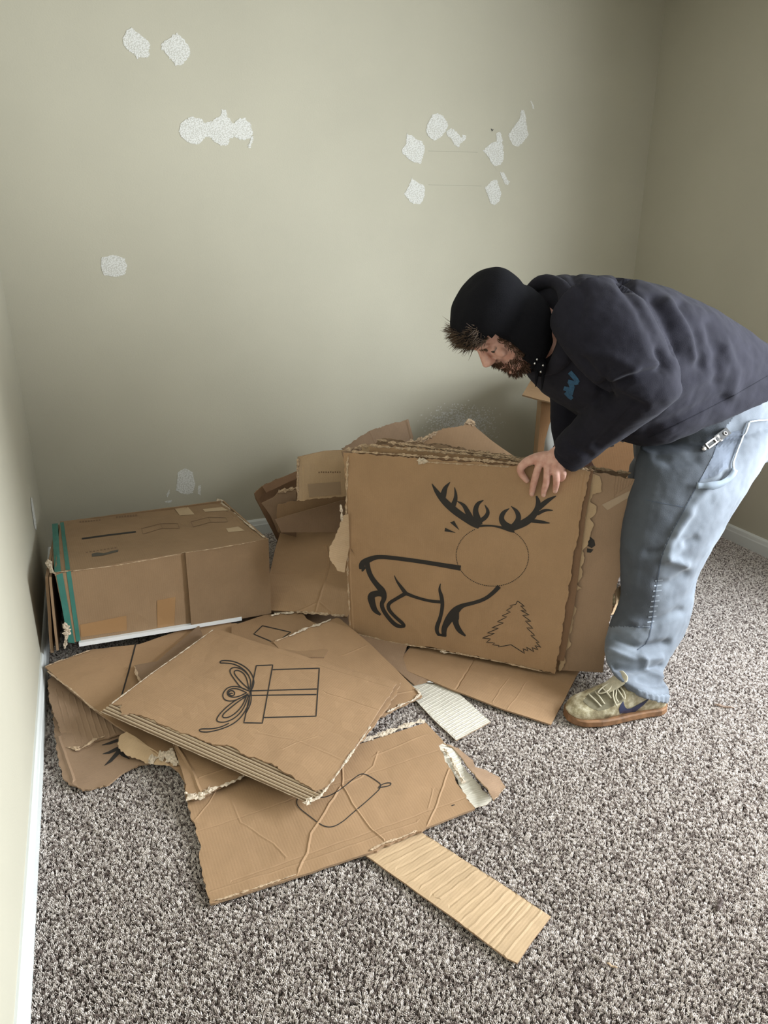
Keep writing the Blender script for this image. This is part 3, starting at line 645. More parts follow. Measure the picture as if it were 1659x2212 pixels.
STK = [(.008, (760, 975), (1282, 1016), 'second sheet of the standing stack, directly behind the reindeer sheet', KRD, 12),
       (.031, (800, 962), (1258, 1010), 'third sheet of the standing stack with a ragged top', KR, 2),
       (.042, (838, 955), (1276, 1014), 'fourth sheet of the standing stack', KR3, 6),
       (.054, (780, 962), (1290, 1018), 'fifth sheet of the standing stack with a crumpled top', KR2, 8),
       (.068, (815, 950), (1362, 1022), 'rearmost sheet of the standing stack, its right top corner past the others', KR3, 8)]
for d, tl, tr, lb, mt, ex in STK:
    A = behind(d); rb = (1206+ex, 1452-ex*2)
    s = sheet('cardboard_sheet', lb, SHEET, A, [(770+ex, 1362), (980, 1400), (rb[0], rb[1]), (rb[0]+24, 1300), (min(tr[0], 1285)-18, 1120), (tr[0], tr[1], 't'), (tr[0]-120, tr[1]-8, 't'), ((tl[0]+tr[0])/2, (tl[1]+tr[1])/2-3, 't'), (tl[0]+120, tl[1]+8, 't'), (tl[0], tl[1], 't'), (756, 1150)], th=.006, mat=mt, grid=.09, torn=.0045)
    crumple('torn_liner', s, [tl, ((tl[0]+tr[0])/2, (tl[1]+tr[1])/2-3), tr], .012, .008, TORN)
# fan sheet at the right of the stack
FA = behind(.021)
fan = sheet('printed_cardboard_sheet', 'darker ridged sheet fanned out right of the reindeer sheet, with two black blobs', SHEET, FA,
      [(1205,1448), (1250,1450), (1302,1453), (1312,1380,'t'), (1325,1290,'t'), (1345,1210,'t'), (1372,1120,'t'), (1395,1042,'t'), (1362,1034,'t'), (1282,1020), (1262,1160), (1235,1300)], th=.006, mat=KR3,
      creases=[([(1330+i*6, 1031+i*1), (1326+i*6, 1070-i*4)], .0012, .0022) for i in range(0, 10)], grid=.03)
ink('printed_blob', fan, fills=[[(1268,1162), (1276,1160), (1284,1167), (1286,1178), (1278,1184), (1268,1178)], [(1268,1184), (1282,1187), (1276,1194), (1268,1193)]], label='black printed blobs', fstep=5)
TAPE = simple('clear_packing_tape', (.34, .245, .16), .25)
setp(link('packing_tape', *fill_geo(fan['bvh'], [(1300,1090), (1390,1045), (1383,1060), (1312,1102)], .0015, fan['pl'], 8), TAPE, fan['obj']), 'glossy strip of tape')
crumple('torn_liner', fan, [(1382,1046), (1398,1042)], .012, .010, TORNW)
# scalloped torn liner between
sc = [(1277,1022), (1296,1030), (1300,1062), (1280,1068), (1275,1085), (1289,1095), (1285,1112), (1274,1120), (1283,1135), (1276,1150), (1268,1180), (1258,1190), (1263,1205), (1255,1225), (1258,1245), (1246,1262), (1257,1270), (1246,1275), (1238,1300), (1246,1315), (1238,1345), (1230,1370), (1234,1390), (1222,1410), (1218,1440), (1208,1450), (1222,1350), (1250,1180)]
s = sheet('torn_cardboard_strip', 'scalloped torn strip of liner between the reindeer sheet and the fanned sheet', 'cardboard strip', behind(.0155), [(*p, 't') for p in sc], th=.002, mat=KR2, emat=TORN, grid=.02, torn=.003, rough=.0010)
# ---- hidden-side scraps right of the stack by the far shoe
s = sheet('cardboard_scrap', 'crumpled tan cardboard scrap behind the near trouser leg', 'cardboard scrap', [(1325,1328,.02), (1360,1300,.02), (1330,1275,.09)], [(1318,1330,'t'), (1330,1300,'t'), (1328,1272,'t'), (1350,1262), (1385,1290), (1380,1312), (1345,1318,'t')], th=.004, mat=KR2, grid=.02, rough=.003)

# ---- pile behind, left of the stack
s = sheet('leaning_cardboard_panel', 'smooth leaning cardboard panel between the closed box and the reindeer sheet', 'cardboard panel',
      [at(590,1322,.06), at(748,1330,.06), at(745,1130,.06)+Vector((0, .16, .38))], [(583,1318), (660,1322,'t'), (750,1332), (800,1250), (800,1120), (742,1128), (612,1130), (596,1180), (582,1240)], th=.006, mat=KR,
      creases=[([(705,1180), (712,1215), (700,1260), (682,1318)], .003, .006), ([(640,1322), (690,1300), (715,1322)], .002, .006), ([(590,1240), (745,1238)], -.001, .004)], grid=.03)
crumple('torn_liner', s, [(640,1322), (680,1325), (745,1331)], .014, .01, TORN)
YM = s['pl'].px(745, 1130).y
s = sheet('torn_cardboard_scrap', 'curved torn scrap hanging beside the left edge of the reindeer sheet', 'cardboard scrap', [atY(712,1200,2.16), atY(740,1130,2.17), atY(745,1235,2.16)], [(738,1115,'t'), (728,1150,'t'), (712,1180,'t'), (713,1210,'t'), (728,1232,'t'), (744,1236), (755,1180), (752,1110)], th=.003, mat=KR2, emat=TORN, grid=.02, rough=.002)
crumple('torn_liner', s, [(735,1090), (738,1105), (738,1125)], .018, .012, TORNW)
def vert(Y, lean, pts, name, lb, cat, mat, **kw):
    """upright sheet standing about depth Y, leaning back by `lean` metres per metre"""
    A = atY(pts[0][0], pts[0][1], Y); A2 = A+Vector((.3, kw.pop('turn', 0)*.3, 0)); A3 = A+Vector((0, lean*.3, .3))
    return sheet(name, lb, cat, [A, A2, A3], pts, mat=mat, **kw)
s = vert(2.66, .25, [(602,1150), (612,1128), (730,1130), (760,1135), (760,1060), (706,1070,'t'), (600,1090,'t'), (598,1118)], 'cardboard_sheet', 'short upright sheet behind the leaning panel', SHEET, KR, grid=.04, creases=[([(612,1120), (735,1085)], -.0015, .005)])
s = vert(2.62, .2, [(594,1122), (735,1082), (770,1080), (770,1150), (608,1150)], 'cardboard_sheet', 'slanting-edged sheet just behind the leaning panel', SHEET, KR3, grid=.04)
s = vert(2.74, .25, [(565,1087), (590,1075,'t'), (602,1062), (640,1058), (640,1160), (600,1150), (585,1115)], 'cardboard_sheet', 'narrow upright sheet left of the others by the open dark box', SHEET, KR3, grid=.04)
crumple('torn_liner', s, [(600,1062), (625,1058), (645,1052)], .02, .012, TORN)
s = vert(2.56, .05, [(641,1082,'t'), (700,1076,'t'), (782,1068), (790,1290), (850,1290), (850,968), (780,970), (700,974), (643,987,'t')], 'printed_cardboard_sheet', 'upright sheet with faint small print, left of the reindeer sheet top', SHEET, KR2, grid=.04, turn=-.1, bumps=[(700,1030,.1,.006)], creases=[([(652,990), (654,1075)], -.0015, .004)])
ink('printed_text', s, [[(688+i*5, 1020-(i % 3)*.4), (690.5+i*5, 1020.5-(i % 2))] for i in range(10)], w=3, mat=INKF, label='tiny faded lettering')
setp(link('packing_tape', *fill_geo(s['bvh'], [(665,1046), (735,1040), (737,1068), (668,1074)], .0015, s['pl'], 12), TAPE, s['obj']), 'strip of clear tape')
crumple('torn_liner', s, [(644,988), (643,1030), (643,1078)], .014, .010, TORN)
s = vert(2.78, .6, [(738,968,'t'), (800,930,'t'), (882,905), (893,945), (880,985), (850,1250), (775,1250), (760,985)], 'cardboard_flap', 'purple-brown upturned flap at the top of the pile against the wall', 'cardboard flap', KR3, grid=.04, creases=[([(878,906), (888,946)], .003, .006), ([(800,935), (815,968)], .001, .004)])
s = vert(2.6, .35, [(820,965,'t'), (900,952,'t'), (960,925,'t'), (1000,920), (1016,909), (1030,925), (1060,950), (1110,985), (1130,1010), (1130,1300), (830,1300)], 'cardboard_sheet', 'peaked cardboard sheet rising behind the standing stack', SHEET, KR, grid=.04)
crumple('torn_liner', s, [(1003,915), (1016,910), (1026,918)], .020, .014, TORN); crumple('torn_liner', s, [(825,966), (870,958), (915,950), (945,932)], .026, .016, TORN)
s = vert(2.45, .3, [(738,975,'t'), (780,960,'t'), (850,955,'t'), (930,965,'t'), (960,990), (960,1290), (800,1290), (785,1010), (745,1000)], 'cardboard_sheet', 'crumpled-topped sheet between the standing stack and the wall', SHEET, KR3, grid=.03, rough=.002)
crumple('torn_liner', s, [(745,972), (800,962), (860,958), (925,968)], .02, .014, TORN)
# open dark carton behind the pile: its left side and near rim are seen
def hull_panels(root, name_pts, mat, th=.006):
    for nm, q in name_pts:
        q = [Vector(p) for p in q]
        s = sheet(nm, None, None, [q[0], q[1], q[3]], q, th=th, mat=mat, parent=root, grid=.12, bmat=KRI)
bx = empty('open_cardboard_carton', atY(600, 1150, 2.92), 'dark open carton leaning behind the pile, near the back wall baseboard', 'cardboard box')
vert(2.90, .25, [(549,1066,'t'), (566,1050,'t'), (600,1034), (640,1020), (760,1000), (760,1190), (640,1200), (606,1160), (590,1146), (570,1112), (552,1078)], 'panel', None, None, KRD, parent=bx, grid=.08)
vert(2.86, .10, [(549,1066), (566,1050), (572,1062), (560,1078), (582,1118), (604,1158), (625,1190), (612,1192), (590,1150), (570,1112)], 'panel', None, None, KRD, parent=bx, grid=.05)
vert(2.84, .3, [(566,1050), (640,1018), (700,1008), (700,1020), (640,1034), (575,1064)], 'rim_flap', None, None, KRD, parent=bx, grid=.05)

# ---- closed box on the left
BTL, BTR, BBL, BBR = at(118,1240,.355), at(576,1165,.345), at(130,1128,.31), at(478,1082,.315)
FBL, FBR = at(150,1389,.070), at(583,1320,.062)
BKL, BKR = Vector((BBL.x, BBL.y, .085)), Vector((BBR.x, BBR.y, .065))
KRB = kraft('dim_brown_cardboard', (.255, .165, .095))
box = empty('cardboard_box', ((BTL.x+BBR.x)/2, 2.65, .08), 'big closed cardboard box with teal stripes in the left corner', 'cardboard box')
def panel(q, name='panel', label=None, **kw):
    q = [Vector(p) for p in q]; r = sheet(name, None, None, [q[0], q[1], q[3]], q, parent=box, **{**dict(th=.006, mat=KRB, grid=.05), **kw}); setp(r['obj'], label); return r
tp = panel([BTL, BTR, BBR, BBL], bumps=[(330,1150,.12,-.005)], creases=[([(560,1160), (470,1088)], -.002, .006)], label='top panel', rough=.0015)
fr = sheet('panel', None, None, [BTR, BTL, FBR], [(576,1166), (119,1241), (150,1389), (583,1320)], mat=KRB, parent=box, grid=.05, rough=.0012); setp(fr['obj'], 'front panel'); FBL = fr['pl'].px(150, 1389)
off = (fr['pl'].n)*.012
ffp = lambda x, y, k=1.0: fr['pl'].px(x, y)+off*k
ov = panel([ffp(412,1353,1.3), ffp(584,1322), ffp(578,1162), ffp(399,1192,1.1)], name='overlapping_flap', label='smooth flap lapped over the right half of the front', th=.005, rough=.0006)
panel([BKR, BKL, BBL, BBR], label='back panel', grid=.15); panel([FBR, BKR, BBR, BTR], label='right end panel', grid=.1)
Lh = Vector((-.012, 0, 0))
panel([BKL+Vector((-.016, 0, .0)), FBL+Vector((-.035, .0, -.02)), BTL+Vector((-.004, 0, -.01)), BBL+Vector((-.004, 0, -.01))], name='end_flap', label='loose left end flap', grid=.1, th=.007)
panel([BKL+Vector((-.030, 0, .0)), FBL+Vector((-.052, .01, -.03)), BTL+Vector((-.014, .01, -.012)), BBL+Vector((-.012, 0, -.012))], name='end_flap', label='outer left end flap', grid=.1, th=.009, mat=KR3)
panel([BKL, BKR, FBR+Vector((0, .01, 0)), FBL+Vector((0, .01, 0))], label='bottom panel', grid=.2)
c1b = CR(60, 1040, 2.86)
tf = lambda nm, rec, poly, mat, lb=None, step=12, off=.0012: setp(link(nm, *fill_geo(rec['bvh'], poly, off, rec['pl'], step), mat, rec['obj']), lb)
tf('printed_stripe', tp, c1b([(150,262),(185,258),(205,560),(165,560)]), TEAL, 'teal stripe'); tf('printed_stripe', tp, c1b([(200,256),(222,252),(262,547),(235,552)]), TEAL, 'narrow teal stripe')
tf('printed_stripe', fr, c1b([(176,578),(215,565),(290,1000),(250,995)]), TEAL, 'teal stripe'); tf('printed_stripe', fr, c1b([(238,560),(265,552),(326,985),(300,990)]), TEAL, 'narrow teal stripe')
ink('printed_bar', tp, [c1b([(335,355),(500,332),(668,312)])], w=3.4, label='black bar')
ink('printed_logo', tp, fills=[c1b([(395,448),(430,440),(470,445),(520,430),(560,422),(558,435),(500,450),(470,458),(397,466)])], mat=simple('grey_ink', (.07, .06, .045), .8), label='small dark upside-down emblem', fstep=5)
tx = []
for i in range(9): x = 360+i*22; y = 440-i*3.6; tx.append(c1b([(x, y), (x+12, y-2)]))
tx2 = [c1b([(320+i*17, 252-i*1.6), (331+i*17, 250-i*1.6)]) for i in range(8)]; tx3 = [c1b([(545+i*17, 222-i*1.5), (557+i*17, 220-i*1.5)]) for i in range(8)]
ink('printed_text', tp, tx, w=2.2, mat=INKF, label='small faded lettering'); ink('printed_text', tp, tx2, w=3, mat=INKF, label='small faded lettering'); ink('printed_text', tp, tx3, w=4, mat=INKF, label='faded lettering')
ink('printed_diagram', tp, [c1b([(703,292),(820,262),(832,290),(712,326),(703,292)]), c1b([(820,262),(925,260),(938,290),(832,292)])], w=.9, mat=INKF, label='faint box diagram')
ink('printed_diagram', tp, [c1b([(1008,250),(1115,222),(1130,252),(1022,282),(1008,250)]), c1b([(1115,222),(1222,225),(1236,250),(1130,254)])], w=.9, mat=INKF, label='faint box diagram')
TAPE2 = simple('dull_tape', (.46, .33, .20), .35); TAPE3 = simple('brown_tape', (.33, .19, .09), .3)
tf('packing_tape', tp, c1b([(905,165),(985,152),(1030,205),(940,212)]), TAPE2); tf('packing_tape', tp, c1b([(1080,172),(1200,160),(1240,180),(1095,190)]), TAPE2); tf('packing_tape', tp, c1b([(1225,292),(1300,280),(1340,305),(1240,316)]), TAPE2)
tf('packing_tape', fr, c1b([(322,885),(608,828),(612,920),(330,960)]), TAPE3); tf('packing_tape', fr, c1b([(798,735),(912,712),(905,890),(800,905)]), TAPE3)
crumple('torn_tape', tp, [(121,1238), (250,1222), (330,1208), (400,1194), (460,1186), (560,1168)], .010, .004, TORN, label='peeling tape along the front edge')
crumple('torn_tape', tp, [(572,1163), (545,1140), (505,1105), (476,1084)], .018, .007, TORNW, label='frayed right edge'); crumple('torn_tape', tp, [(468,1080), (486,1084)], .02, .02, TORNW)
crumple('torn_tape', tp, [(103,1210), (112,1236), (122,1242)], .018, .014, TORNW)
crumple('torn_liner', fr, [(138,1345), (146,1360), (143,1378), (140,1400)], .022, .012, TORNW, label='torn pale corner')
# white shelf board under the box
A = [fr['pl'].px(170, 1389, .016), fr['pl'].px(522, 1333, .016)]; dv = Vector((.05, .40, -.020)); up_ = Vector((0, 0, .014))
q = [A[0], A[1], A[1]+dv, A[0]+dv]
v = [p-up_ for p in q]+q; f = [(0,3,2,1),(4,5,6,7),(0,1,5,4),(1,2,6,5),(2,3,7,6),(3,0,4,7)]
setp(link('white_shelf_board', v, f, WHITEP), 'white laminated board lying under the front of the closed box', 'board')

# ---- back right box, by the wall behind the person
Y0 = 2.62
tl = atY(1170, 866, Y0); xl = tl.x; zt = tl.z
rb = empty('cardboard_box', (xl+.35, Y0+.2, 0), 'tall open cardboard box behind the person in the back right corner', 'cardboard box')
rx, ry = .50, -.30; sx_, sy_ = .22, .36
c00 = Vector((xl, Y0, .0)); c10 = c00+Vector((rx, ry, 0)); c01 = c00+Vector((sx_, sy_, 0)); c11 = c10+Vector((sx_, sy_, 0)); zz = lambda p, z: Vector((p.x, p.y, z))
RUST = kraft('rust_cardboard', (.26, .14, .065))
for lb, a_, b_2 in (('front panel', c00, c10), ('left side panel', c01, c00), ('right side panel', c10, c11), ('back panel', c11, c01)):
    q = [zz(a_, .02), zz(b_2, .02), zz(b_2, zt), zz(a_, zt)]
    r = sheet('panel', None, None, [q[0], q[1], q[3]], q, th=.006, mat=RUST if lb[0] == 'f' else KR, parent=rb, grid=.15); setp(r['obj'], lb)
    if lb[0] == 'f': rfp = r
q = [zz(c, .02) for c in (c00, c01, c11, c10)]
setp(sheet('panel', None, None, [q[0], q[1], q[3]], q, th=.006, mat=KR, parent=rb, grid=.2)['obj'], 'bottom panel')
r = sheet('top_flap', None, None, [at(1128,853,zt+.01), at(1205,872,zt+.006), at(1160,812,zt+.03)], [(1128,853), (1152,812), (1172,800), (1240,800), (1240,882), (1205,872)], th=.006, mat=KR, parent=rb, grid=.06); setp(r['obj'], 'open top flap')
ink('printed_mark', rfp, fills=[[(1332,940), (1345,938), (1352,948), (1346,956), (1338,952)]], fstep=4); ink('printed_mark', rfp, [[(1310,962), (1318,964), (1326,962)]], w=4)
PLAS = simple('milky_plastic', (.42, .42, .40), .4)
pts = [atY(1198,888,2.5), atY(1188,920,2.5), atY(1180,955,2.5), atY(1176,1000,2.5)]
Vp, Fp = [], []
for i, p in enumerate(pts):
    for j in range(6): Vp.append(p+Vector((j*.02, .012*math.sin(j*1.7+i*.6), 0)))
for i in range(3):
    for j in range(5): k = i*6+j; Fp.append((k, k+1, k+7, k+6))
o = setp(link('plastic_bag', Vp, Fp, PLAS, smooth=True), 'grey-white plastic bag hanging behind the person\'s hand', 'bag'); o.modifiers.new('t', 'SOLIDIFY').thickness = .001
# ---- scraps on the carpet
WOOD = simple('splinter', (.26, .19, .15), .9, noise_amt=.2)
def sliver(a, b, r, lb, nm='cardboard_sliver', mat=WOOD):
    A, B = at(*a, .004), at(*b, .004); pts = [A.lerp(B, t)+Vector((0, 0, .002*math.sin(t*9))) for t in (0, .2, .5, .8, 1)]
    setp(link(nm, *tube_geo(pts, [r*.4, r, r*.9, r*.8, r*.2], 6), mat), lb, 'debris')
sliver((1543,1522), (1587,1530), .004, 'thin brown cardboard sliver on the carpet right of the shoe')
sliver((1549,1967), (1560,1942), .005, 'dark short sliver on the carpet at lower right', mat=simple('dark_bit', (.09, .07, .065), .9))
sliver((1310,2080), (1335,2092), .002, 'faint thin sliver on the carpet at the bottom', mat=TORN)
# ================================================================ PERSON
def skin_mat():
    m, nt, b = nodes('skin'); L = nt.links.new
    b.inputs['Roughness'].default_value = .5; b.inputs['Subsurface Weight'].default_value = .15; b.inputs['Subsurface Radius'].default_value = (.01, .004, .002); b.inputs['Subsurface Scale'].default_value = .4
    tc = nt.nodes.new('ShaderNodeTexCoord'); n = N(nt, 'ShaderNodeTexNoise'); n.inputs['Scale'].default_value = 45; n.inputs['Detail'].default_value = 3; L(tc.outputs['Object'], n.inputs['Vector'])
    r = ramp(nt, [(.3, (.52, .27, .21)), (.7, (.68, .42, .35))]); L(n.outputs['Fac'], r.inputs[0]); L(r.outputs[0], b.inputs['Base Color'])
    n2 = N(nt, 'ShaderNodeTexNoise'); n2.inputs['Scale'].default_value = 260; L(tc.outputs['Object'], n2.inputs['Vector'])
    bp = nt.nodes.new('ShaderNodeBump'); bp.inputs['Strength'].default_value = .15; bp.inputs['Distance'].default_value = .001; L(n2.outputs['Fac'], bp.inputs['Height']); L(bp.outputs[0], b.inputs['Normal']); return m
SKIN = skin_mat()
HOODM = simple('charcoal_fleece', (.015, .0145, .022), .95, noise_amt=.12, nscale=25, bump=.25, bscale=500, sheen=.02)
BEAN = simple('black_knit', (.006, .006, .008), .95, bump=.5, bscale=350)
HAIRM = simple('brown_hair', (.090, .055, .032), .7, noise_amt=.3, nscale=90)
BEARDM = simple('reddish_beard', (.075, .036, .020), .7, noise_amt=.3, nscale=90)
def denim():
    m, nt, b = nodes('faded_work_denim'); L = nt.links.new; b.inputs['Roughness'].default_value = .85; b.inputs['Sheen Weight'].default_value = .15
    tc = nt.nodes.new('ShaderNodeTexCoord'); n = N(nt, 'ShaderNodeTexNoise'); n.inputs['Scale'].default_value = 9; n.inputs['Detail'].default_value = 5; L(tc.outputs['Object'], n.inputs['Vector'])
    r = ramp(nt, [(.32, (.09, .105, .13)), (.68, (.165, .192, .232))]); L(n.outputs['Fac'], r.inputs[0]); L(r.outputs[0], b.inputs['Base Color'])
    w = N(nt, 'ShaderNodeTexNoise'); w.inputs['Scale'].default_value = 420; L(tc.outputs['Object'], w.inputs['Vector'])
    bp = nt.nodes.new('ShaderNodeBump'); bp.inputs['Strength'].default_value = .25; bp.inputs['Distance'].default_value = .001; L(w.outputs['Fac'], bp.inputs['Height']); L(bp.outputs[0], b.inputs['Normal']); return m
DENIM = denim()
DENIMF = simple('dark_knee_denim', (.078, .087, .103), .9, noise_amt=.12, nscale=14, bump=.3, bscale=420)
SEAMD = simple('dark_denim_seam', (.075, .09, .12), .9); SEAML = simple('pale_denim_edge', (.48, .53, .58), .9, noise_amt=.15, nscale=120)

def cat(p0, p1, p2, p3, t): return .5*((2*p1)+(p2-p0)*t+(2*p0-5*p1+4*p2-p3)*t*t+(3*p1-p0-3*p2+p3)*t*t*t)
def loft_geo(rings, sub=5, seg=28, ex=2.2):
    """rings: (centre, vector A, vector B) ; superellipse sections"""
    R = []
    n = len(rings)
    for i in range(n-1):
        q = [rings[max(i-1, 0)], rings[i], rings[i+1], rings[min(i+2, n-1)]]
        for k in range(sub):
            t = k/sub; R.append(tuple(cat(q[0][j], q[1][j], q[2][j], q[3][j], t) for j in range(3)))
    R.append(rings[-1]); V, F = [], []
    for c, a, b in R:
        for k in range(seg):
            t = 2*math.pi*k/seg; co, si = math.cos(t), math.sin(t)
            V.append(c+a*(math.copysign(abs(co)**(2/ex), co))+b*(math.copysign(abs(si)**(2/ex), si)))
    for i in range(len(R)-1):
        for k in range(seg): F.append((i*seg+k, i*seg+(k+1) % seg, (i+1)*seg+(k+1) % seg, (i+1)*seg+k))
    m = len(V); V += [R[0][0].copy(), R[-1][0].copy()]; l = (len(R)-1)*seg
    for k in range(seg): F.append((m, (k+1) % seg, k)); F.append((m+1, l+k, l+(k+1) % seg))
    return V, F
def ring2(t, b, Y, w, Yb=None):          # two silhouette pixels at depth Y, lateral half width w
    A = atY(t[0], t[1], Y); B = atY(b[0], b[1], Yb or Y); a = (A-B)/2; s = Vector((0, 1, 0)); s = (s-a*(s.dot(a)/max(1e-9, a.length_squared))).normalized()
    return ((A+B)/2, a, s*w)
def limb(pts, **kw):                       # (px,py,Y,r_px or metres)
    P = [atY(p[0], p[1], p[2]) for p in pts]; rings = []
    for i, p in enumerate(P):
        t = (P[min(i+1, len(P)-1)]-P[max(i-1, 0)]).normalized(); s = Vector((0, 1, 0)); a = s.cross(t).normalized(); s2 = t.cross(a).normalized()
        rings.append((p, a*pts[i][3], s2*(pts[i][4] if len(pts[i]) > 4 else pts[i][3])))
    return loft_geo(rings, **kw)
def blob(c, r, axes=None, n=10):
    V, F = [], []; ax = axes or (Vector((1, 0, 0)), Vector((0, 1, 0)), Vector((0, 0, 1))); r = r if hasattr(r, '__len__') else (r, r, r)
    for i in range(n+1):
        th = math.pi*i/n
        for k in range(2*n):
            ph = math.pi*k/n; V.append(c+ax[0]*r[0]*math.sin(th)*math.cos(ph)+ax[1]*r[1]*math.sin(th)*math.sin(ph)+ax[2]*r[2]*math.cos(th))
    for i in range(n):
        for k in range(2*n): F.append((i*2*n+k, (i+1)*2*n+k, (i+1)*2*n+(k+1) % (2*n), i*2*n+(k+1) % (2*n)))
    return V, F
def remeshed(name, parts, voxel, sm, mat, parent, disp=None, dec=None):
    V, F = join(parts); me = bpy.data.meshes.new('tmp'); me.from_pydata(V, [], F)
    bm = bmesh.new(); bm.from_mesh(me); bmesh.ops.remove_doubles(bm, verts=bm.verts, dist=1e-6); bmesh.ops.recalc_face_normals(bm, faces=bm.faces); bm.to_mesh(me); bm.free()
    o = bpy.data.objects.new('tmp', me); COL.objects.link(o)
    r = o.modifiers.new('r', 'REMESH'); r.mode = 'VOXEL'; r.voxel_size = voxel
    s = o.modifiers.new('s', 'SMOOTH'); s.iterations = sm; s.factor = .5
    if dec: d = o.modifiers.new('d', 'DECIMATE'); d.ratio = dec
    dg = bpy.context.evaluated_depsgraph_get(); m2 = bpy.data.meshes.new_from_object(o.evaluated_get(dg))
    bpy.data.objects.remove(o)
    n = len(m2.vertices); co = np.empty(n*3); m2.vertices.foreach_get('co', co); co = co.reshape(-1, 3)
    no = np.empty(n*3); m2.vertices.foreach_get('normal', no); no = no.reshape(-1, 3)
    if disp:
        d = np.array([disp(Vector(co[i]), Vector(no[i])) for i in range(n)]); co = co+no*d[:, None]
    c = co.mean(axis=0); m2.vertices.foreach_set('co', (co-c).ravel()); m2.materials.clear(); m2.materials.append(mat); m2.name = name
    m2.polygons.foreach_set('use_smooth', [True]*len(m2.polygons)); m2.update()
    ob = bpy.data.objects.new(name, m2); COL.objects.link(ob); ob['wloc'] = tuple(c); ob.parent = parent; ob.location = Vector(c)-wloc(parent)
    bv = BVHTree.FromPolygons([Vector(p) for p in co], [tuple(p.vertices) for p in m2.polygons])
    return dict(obj=ob, bvh=bv, pl=None)
def pix(p):
    q = p-CAM; z = q.dot(FW); return (W/2+FPX*q.dot(RT)/z, HH/2-FPX*q.dot(UP)/z)
person = empty('person', (1.5, 1.7, 0), 'person in charcoal hooded sweatshirt, black knit cap and jeans, bending over the standing cardboard', 'person')
RP = rd['pl']
def hp(x, y, o): return RP.px(x, y, o)
# ---- head frame
HC = atY(1076, 697, 1.72); hu = Vector((-.853, 0, .52)); hf = Vector((-.52, 0, -.853)); hs = Vector((0, 1, 0))
yawh = math.radians(6); hf2 = (hf*math.cos(yawh)-hs*math.sin(yawh)); hs = (hs*math.cos(yawh)+hf*math.sin(yawh)); hf = hf2
def hl(f, s, u): return HC+hf*f+hs*s+hu*u
HR = [(-.124,.058,.030,.020),(-.112,.084,.002,.042),(-.09,.092,-.03,.054),(-.062,.088,-.068,.062),(-.03,.085,-.086,.068),(0,.081,-.095,.072),(.03,.090,-.10,.076),(.06,.087,-.10,.077),(.088,.068,-.088,.066),(.108,.038,-.06,.045),(.117,.006,-.02,.016)]
def head_rings(g=0.0, H=HR): return [(hl((f0+f1)/2, 0, u), hf*((f0-f1)/2+g), hs*(w+g)) for u, f0, f1, w in H]
bp_ = [loft_geo(head_rings(), sub=4, ex=2.15)]
bp_.append(loft_geo([(hl(.080,0,.022), hf*.010, hs*.007), (hl(.088,0,.006), hf*.012, hs*.008), (hl(.099,0,-.014), hf*.014, hs*.012), (hl(.103,0,-.026), hf*.015, hs*.017), (hl(.092,0,-.038), hf*.010, hs*.014)], sub=3, seg=14))
bp_ += [blob(hl(.090,0,-.056), (.010,.024,.006), (hf, hs, hu)), blob(hl(.088,0,-.069), (.010,.021,.007), (hf, hs, hu)), blob(hl(.080,0,.026), (.014,.055,.010), (hf, hs, hu)), blob(hl(.082,0,-.102), (.014,.022,.014), (hf, hs, hu))]
for q in (-1, 1): bp_ += [blob(hl(.0735,q*.032,.003), (.0100,.0140,.0080), (hf, hs, hu)), blob(hl(.070,q*.034,-.024), (.014,.020,.017), (hf, hs, hu)), blob(hl(-.012,q*.076,-.012), (.018,.010,.032), (hf, hs, hu))]
bp_.append(loft_geo([(hl(-.03,0,-.03), hf*.055, hs*.055), (hl(-.045,0,-.08), hf*.056, hs*.056), (atY(1165,716,1.72), Vector((.0,0,.062)), Vector((0,.06,0))), (atY(1215,728,1.72), Vector((0,0,.07)), Vector((0,.08,0)))], sub=5))
# inner torso, arms, legs: one continuous figure under the clothes
bp_.append(loft_geo([(atY(1205,728,1.72), Vector((0,0,.06)), Vector((0,.08,0))), (atY(1270,735,1.72), Vector((.01,0,.09)), Vector((0,.17,0))), (atY(1380,785,1.72), Vector((.05,0,.09)), Vector((0,.14,0))), (atY(1500,850,1.72), Vector((.05,0,.09)), Vector((0,.13,0))), (atY(1600,900,1.72), Vector((.04,0,.06)), Vector((0,.10,0)))]))
WR = hp(1212, 972, .030)                 # near wrist
EL = atY(1395, 836, 1.51); SH = atY(1285, 690, 1.58)
def seg3(P, Rr, flat=1.0, side=None):
    rings = []
    for i, p in enumerate(P):
        t = (P[min(i+1, len(P)-1)]-P[max(i-1, 0)]).normalized(); s = side if side is not None else Vector((0, 1, 0)); a = s.cross(t).normalized(); s2 = t.cross(a).normalized(); rings.append((p, a*Rr[i]*flat, s2*Rr[i]))
    return rings
bp_.append(loft_geo(seg3([SH, SH.lerp(EL, .5), EL, EL.lerp(WR, .4), EL.lerp(WR, .8), WR], [.045, .042, .036, .036, .029, .026])))
EL2 = atY(1262, 860, 1.93); WR2 = atY(1240, 975, 1.90); SH2 = atY(1262, 720, 1.88)
bp_.append(loft_geo(seg3([SH2, EL2, WR2], [.045, .036, .027])))
for pts in ([(1600,900,1.64,.07),(1480,1070,1.58,.06),(1428,1200,1.57,.05),(1405,1330,1.575,.036),(1378,1440,1.53,.026),(1385,1484,1.475,.024)], [(1600,900,1.82,.07),(1490,1060,1.9,.06),(1420,1180,1.97,.045),(1425,1290,1.98,.032)]): bp_.append(limb(pts))
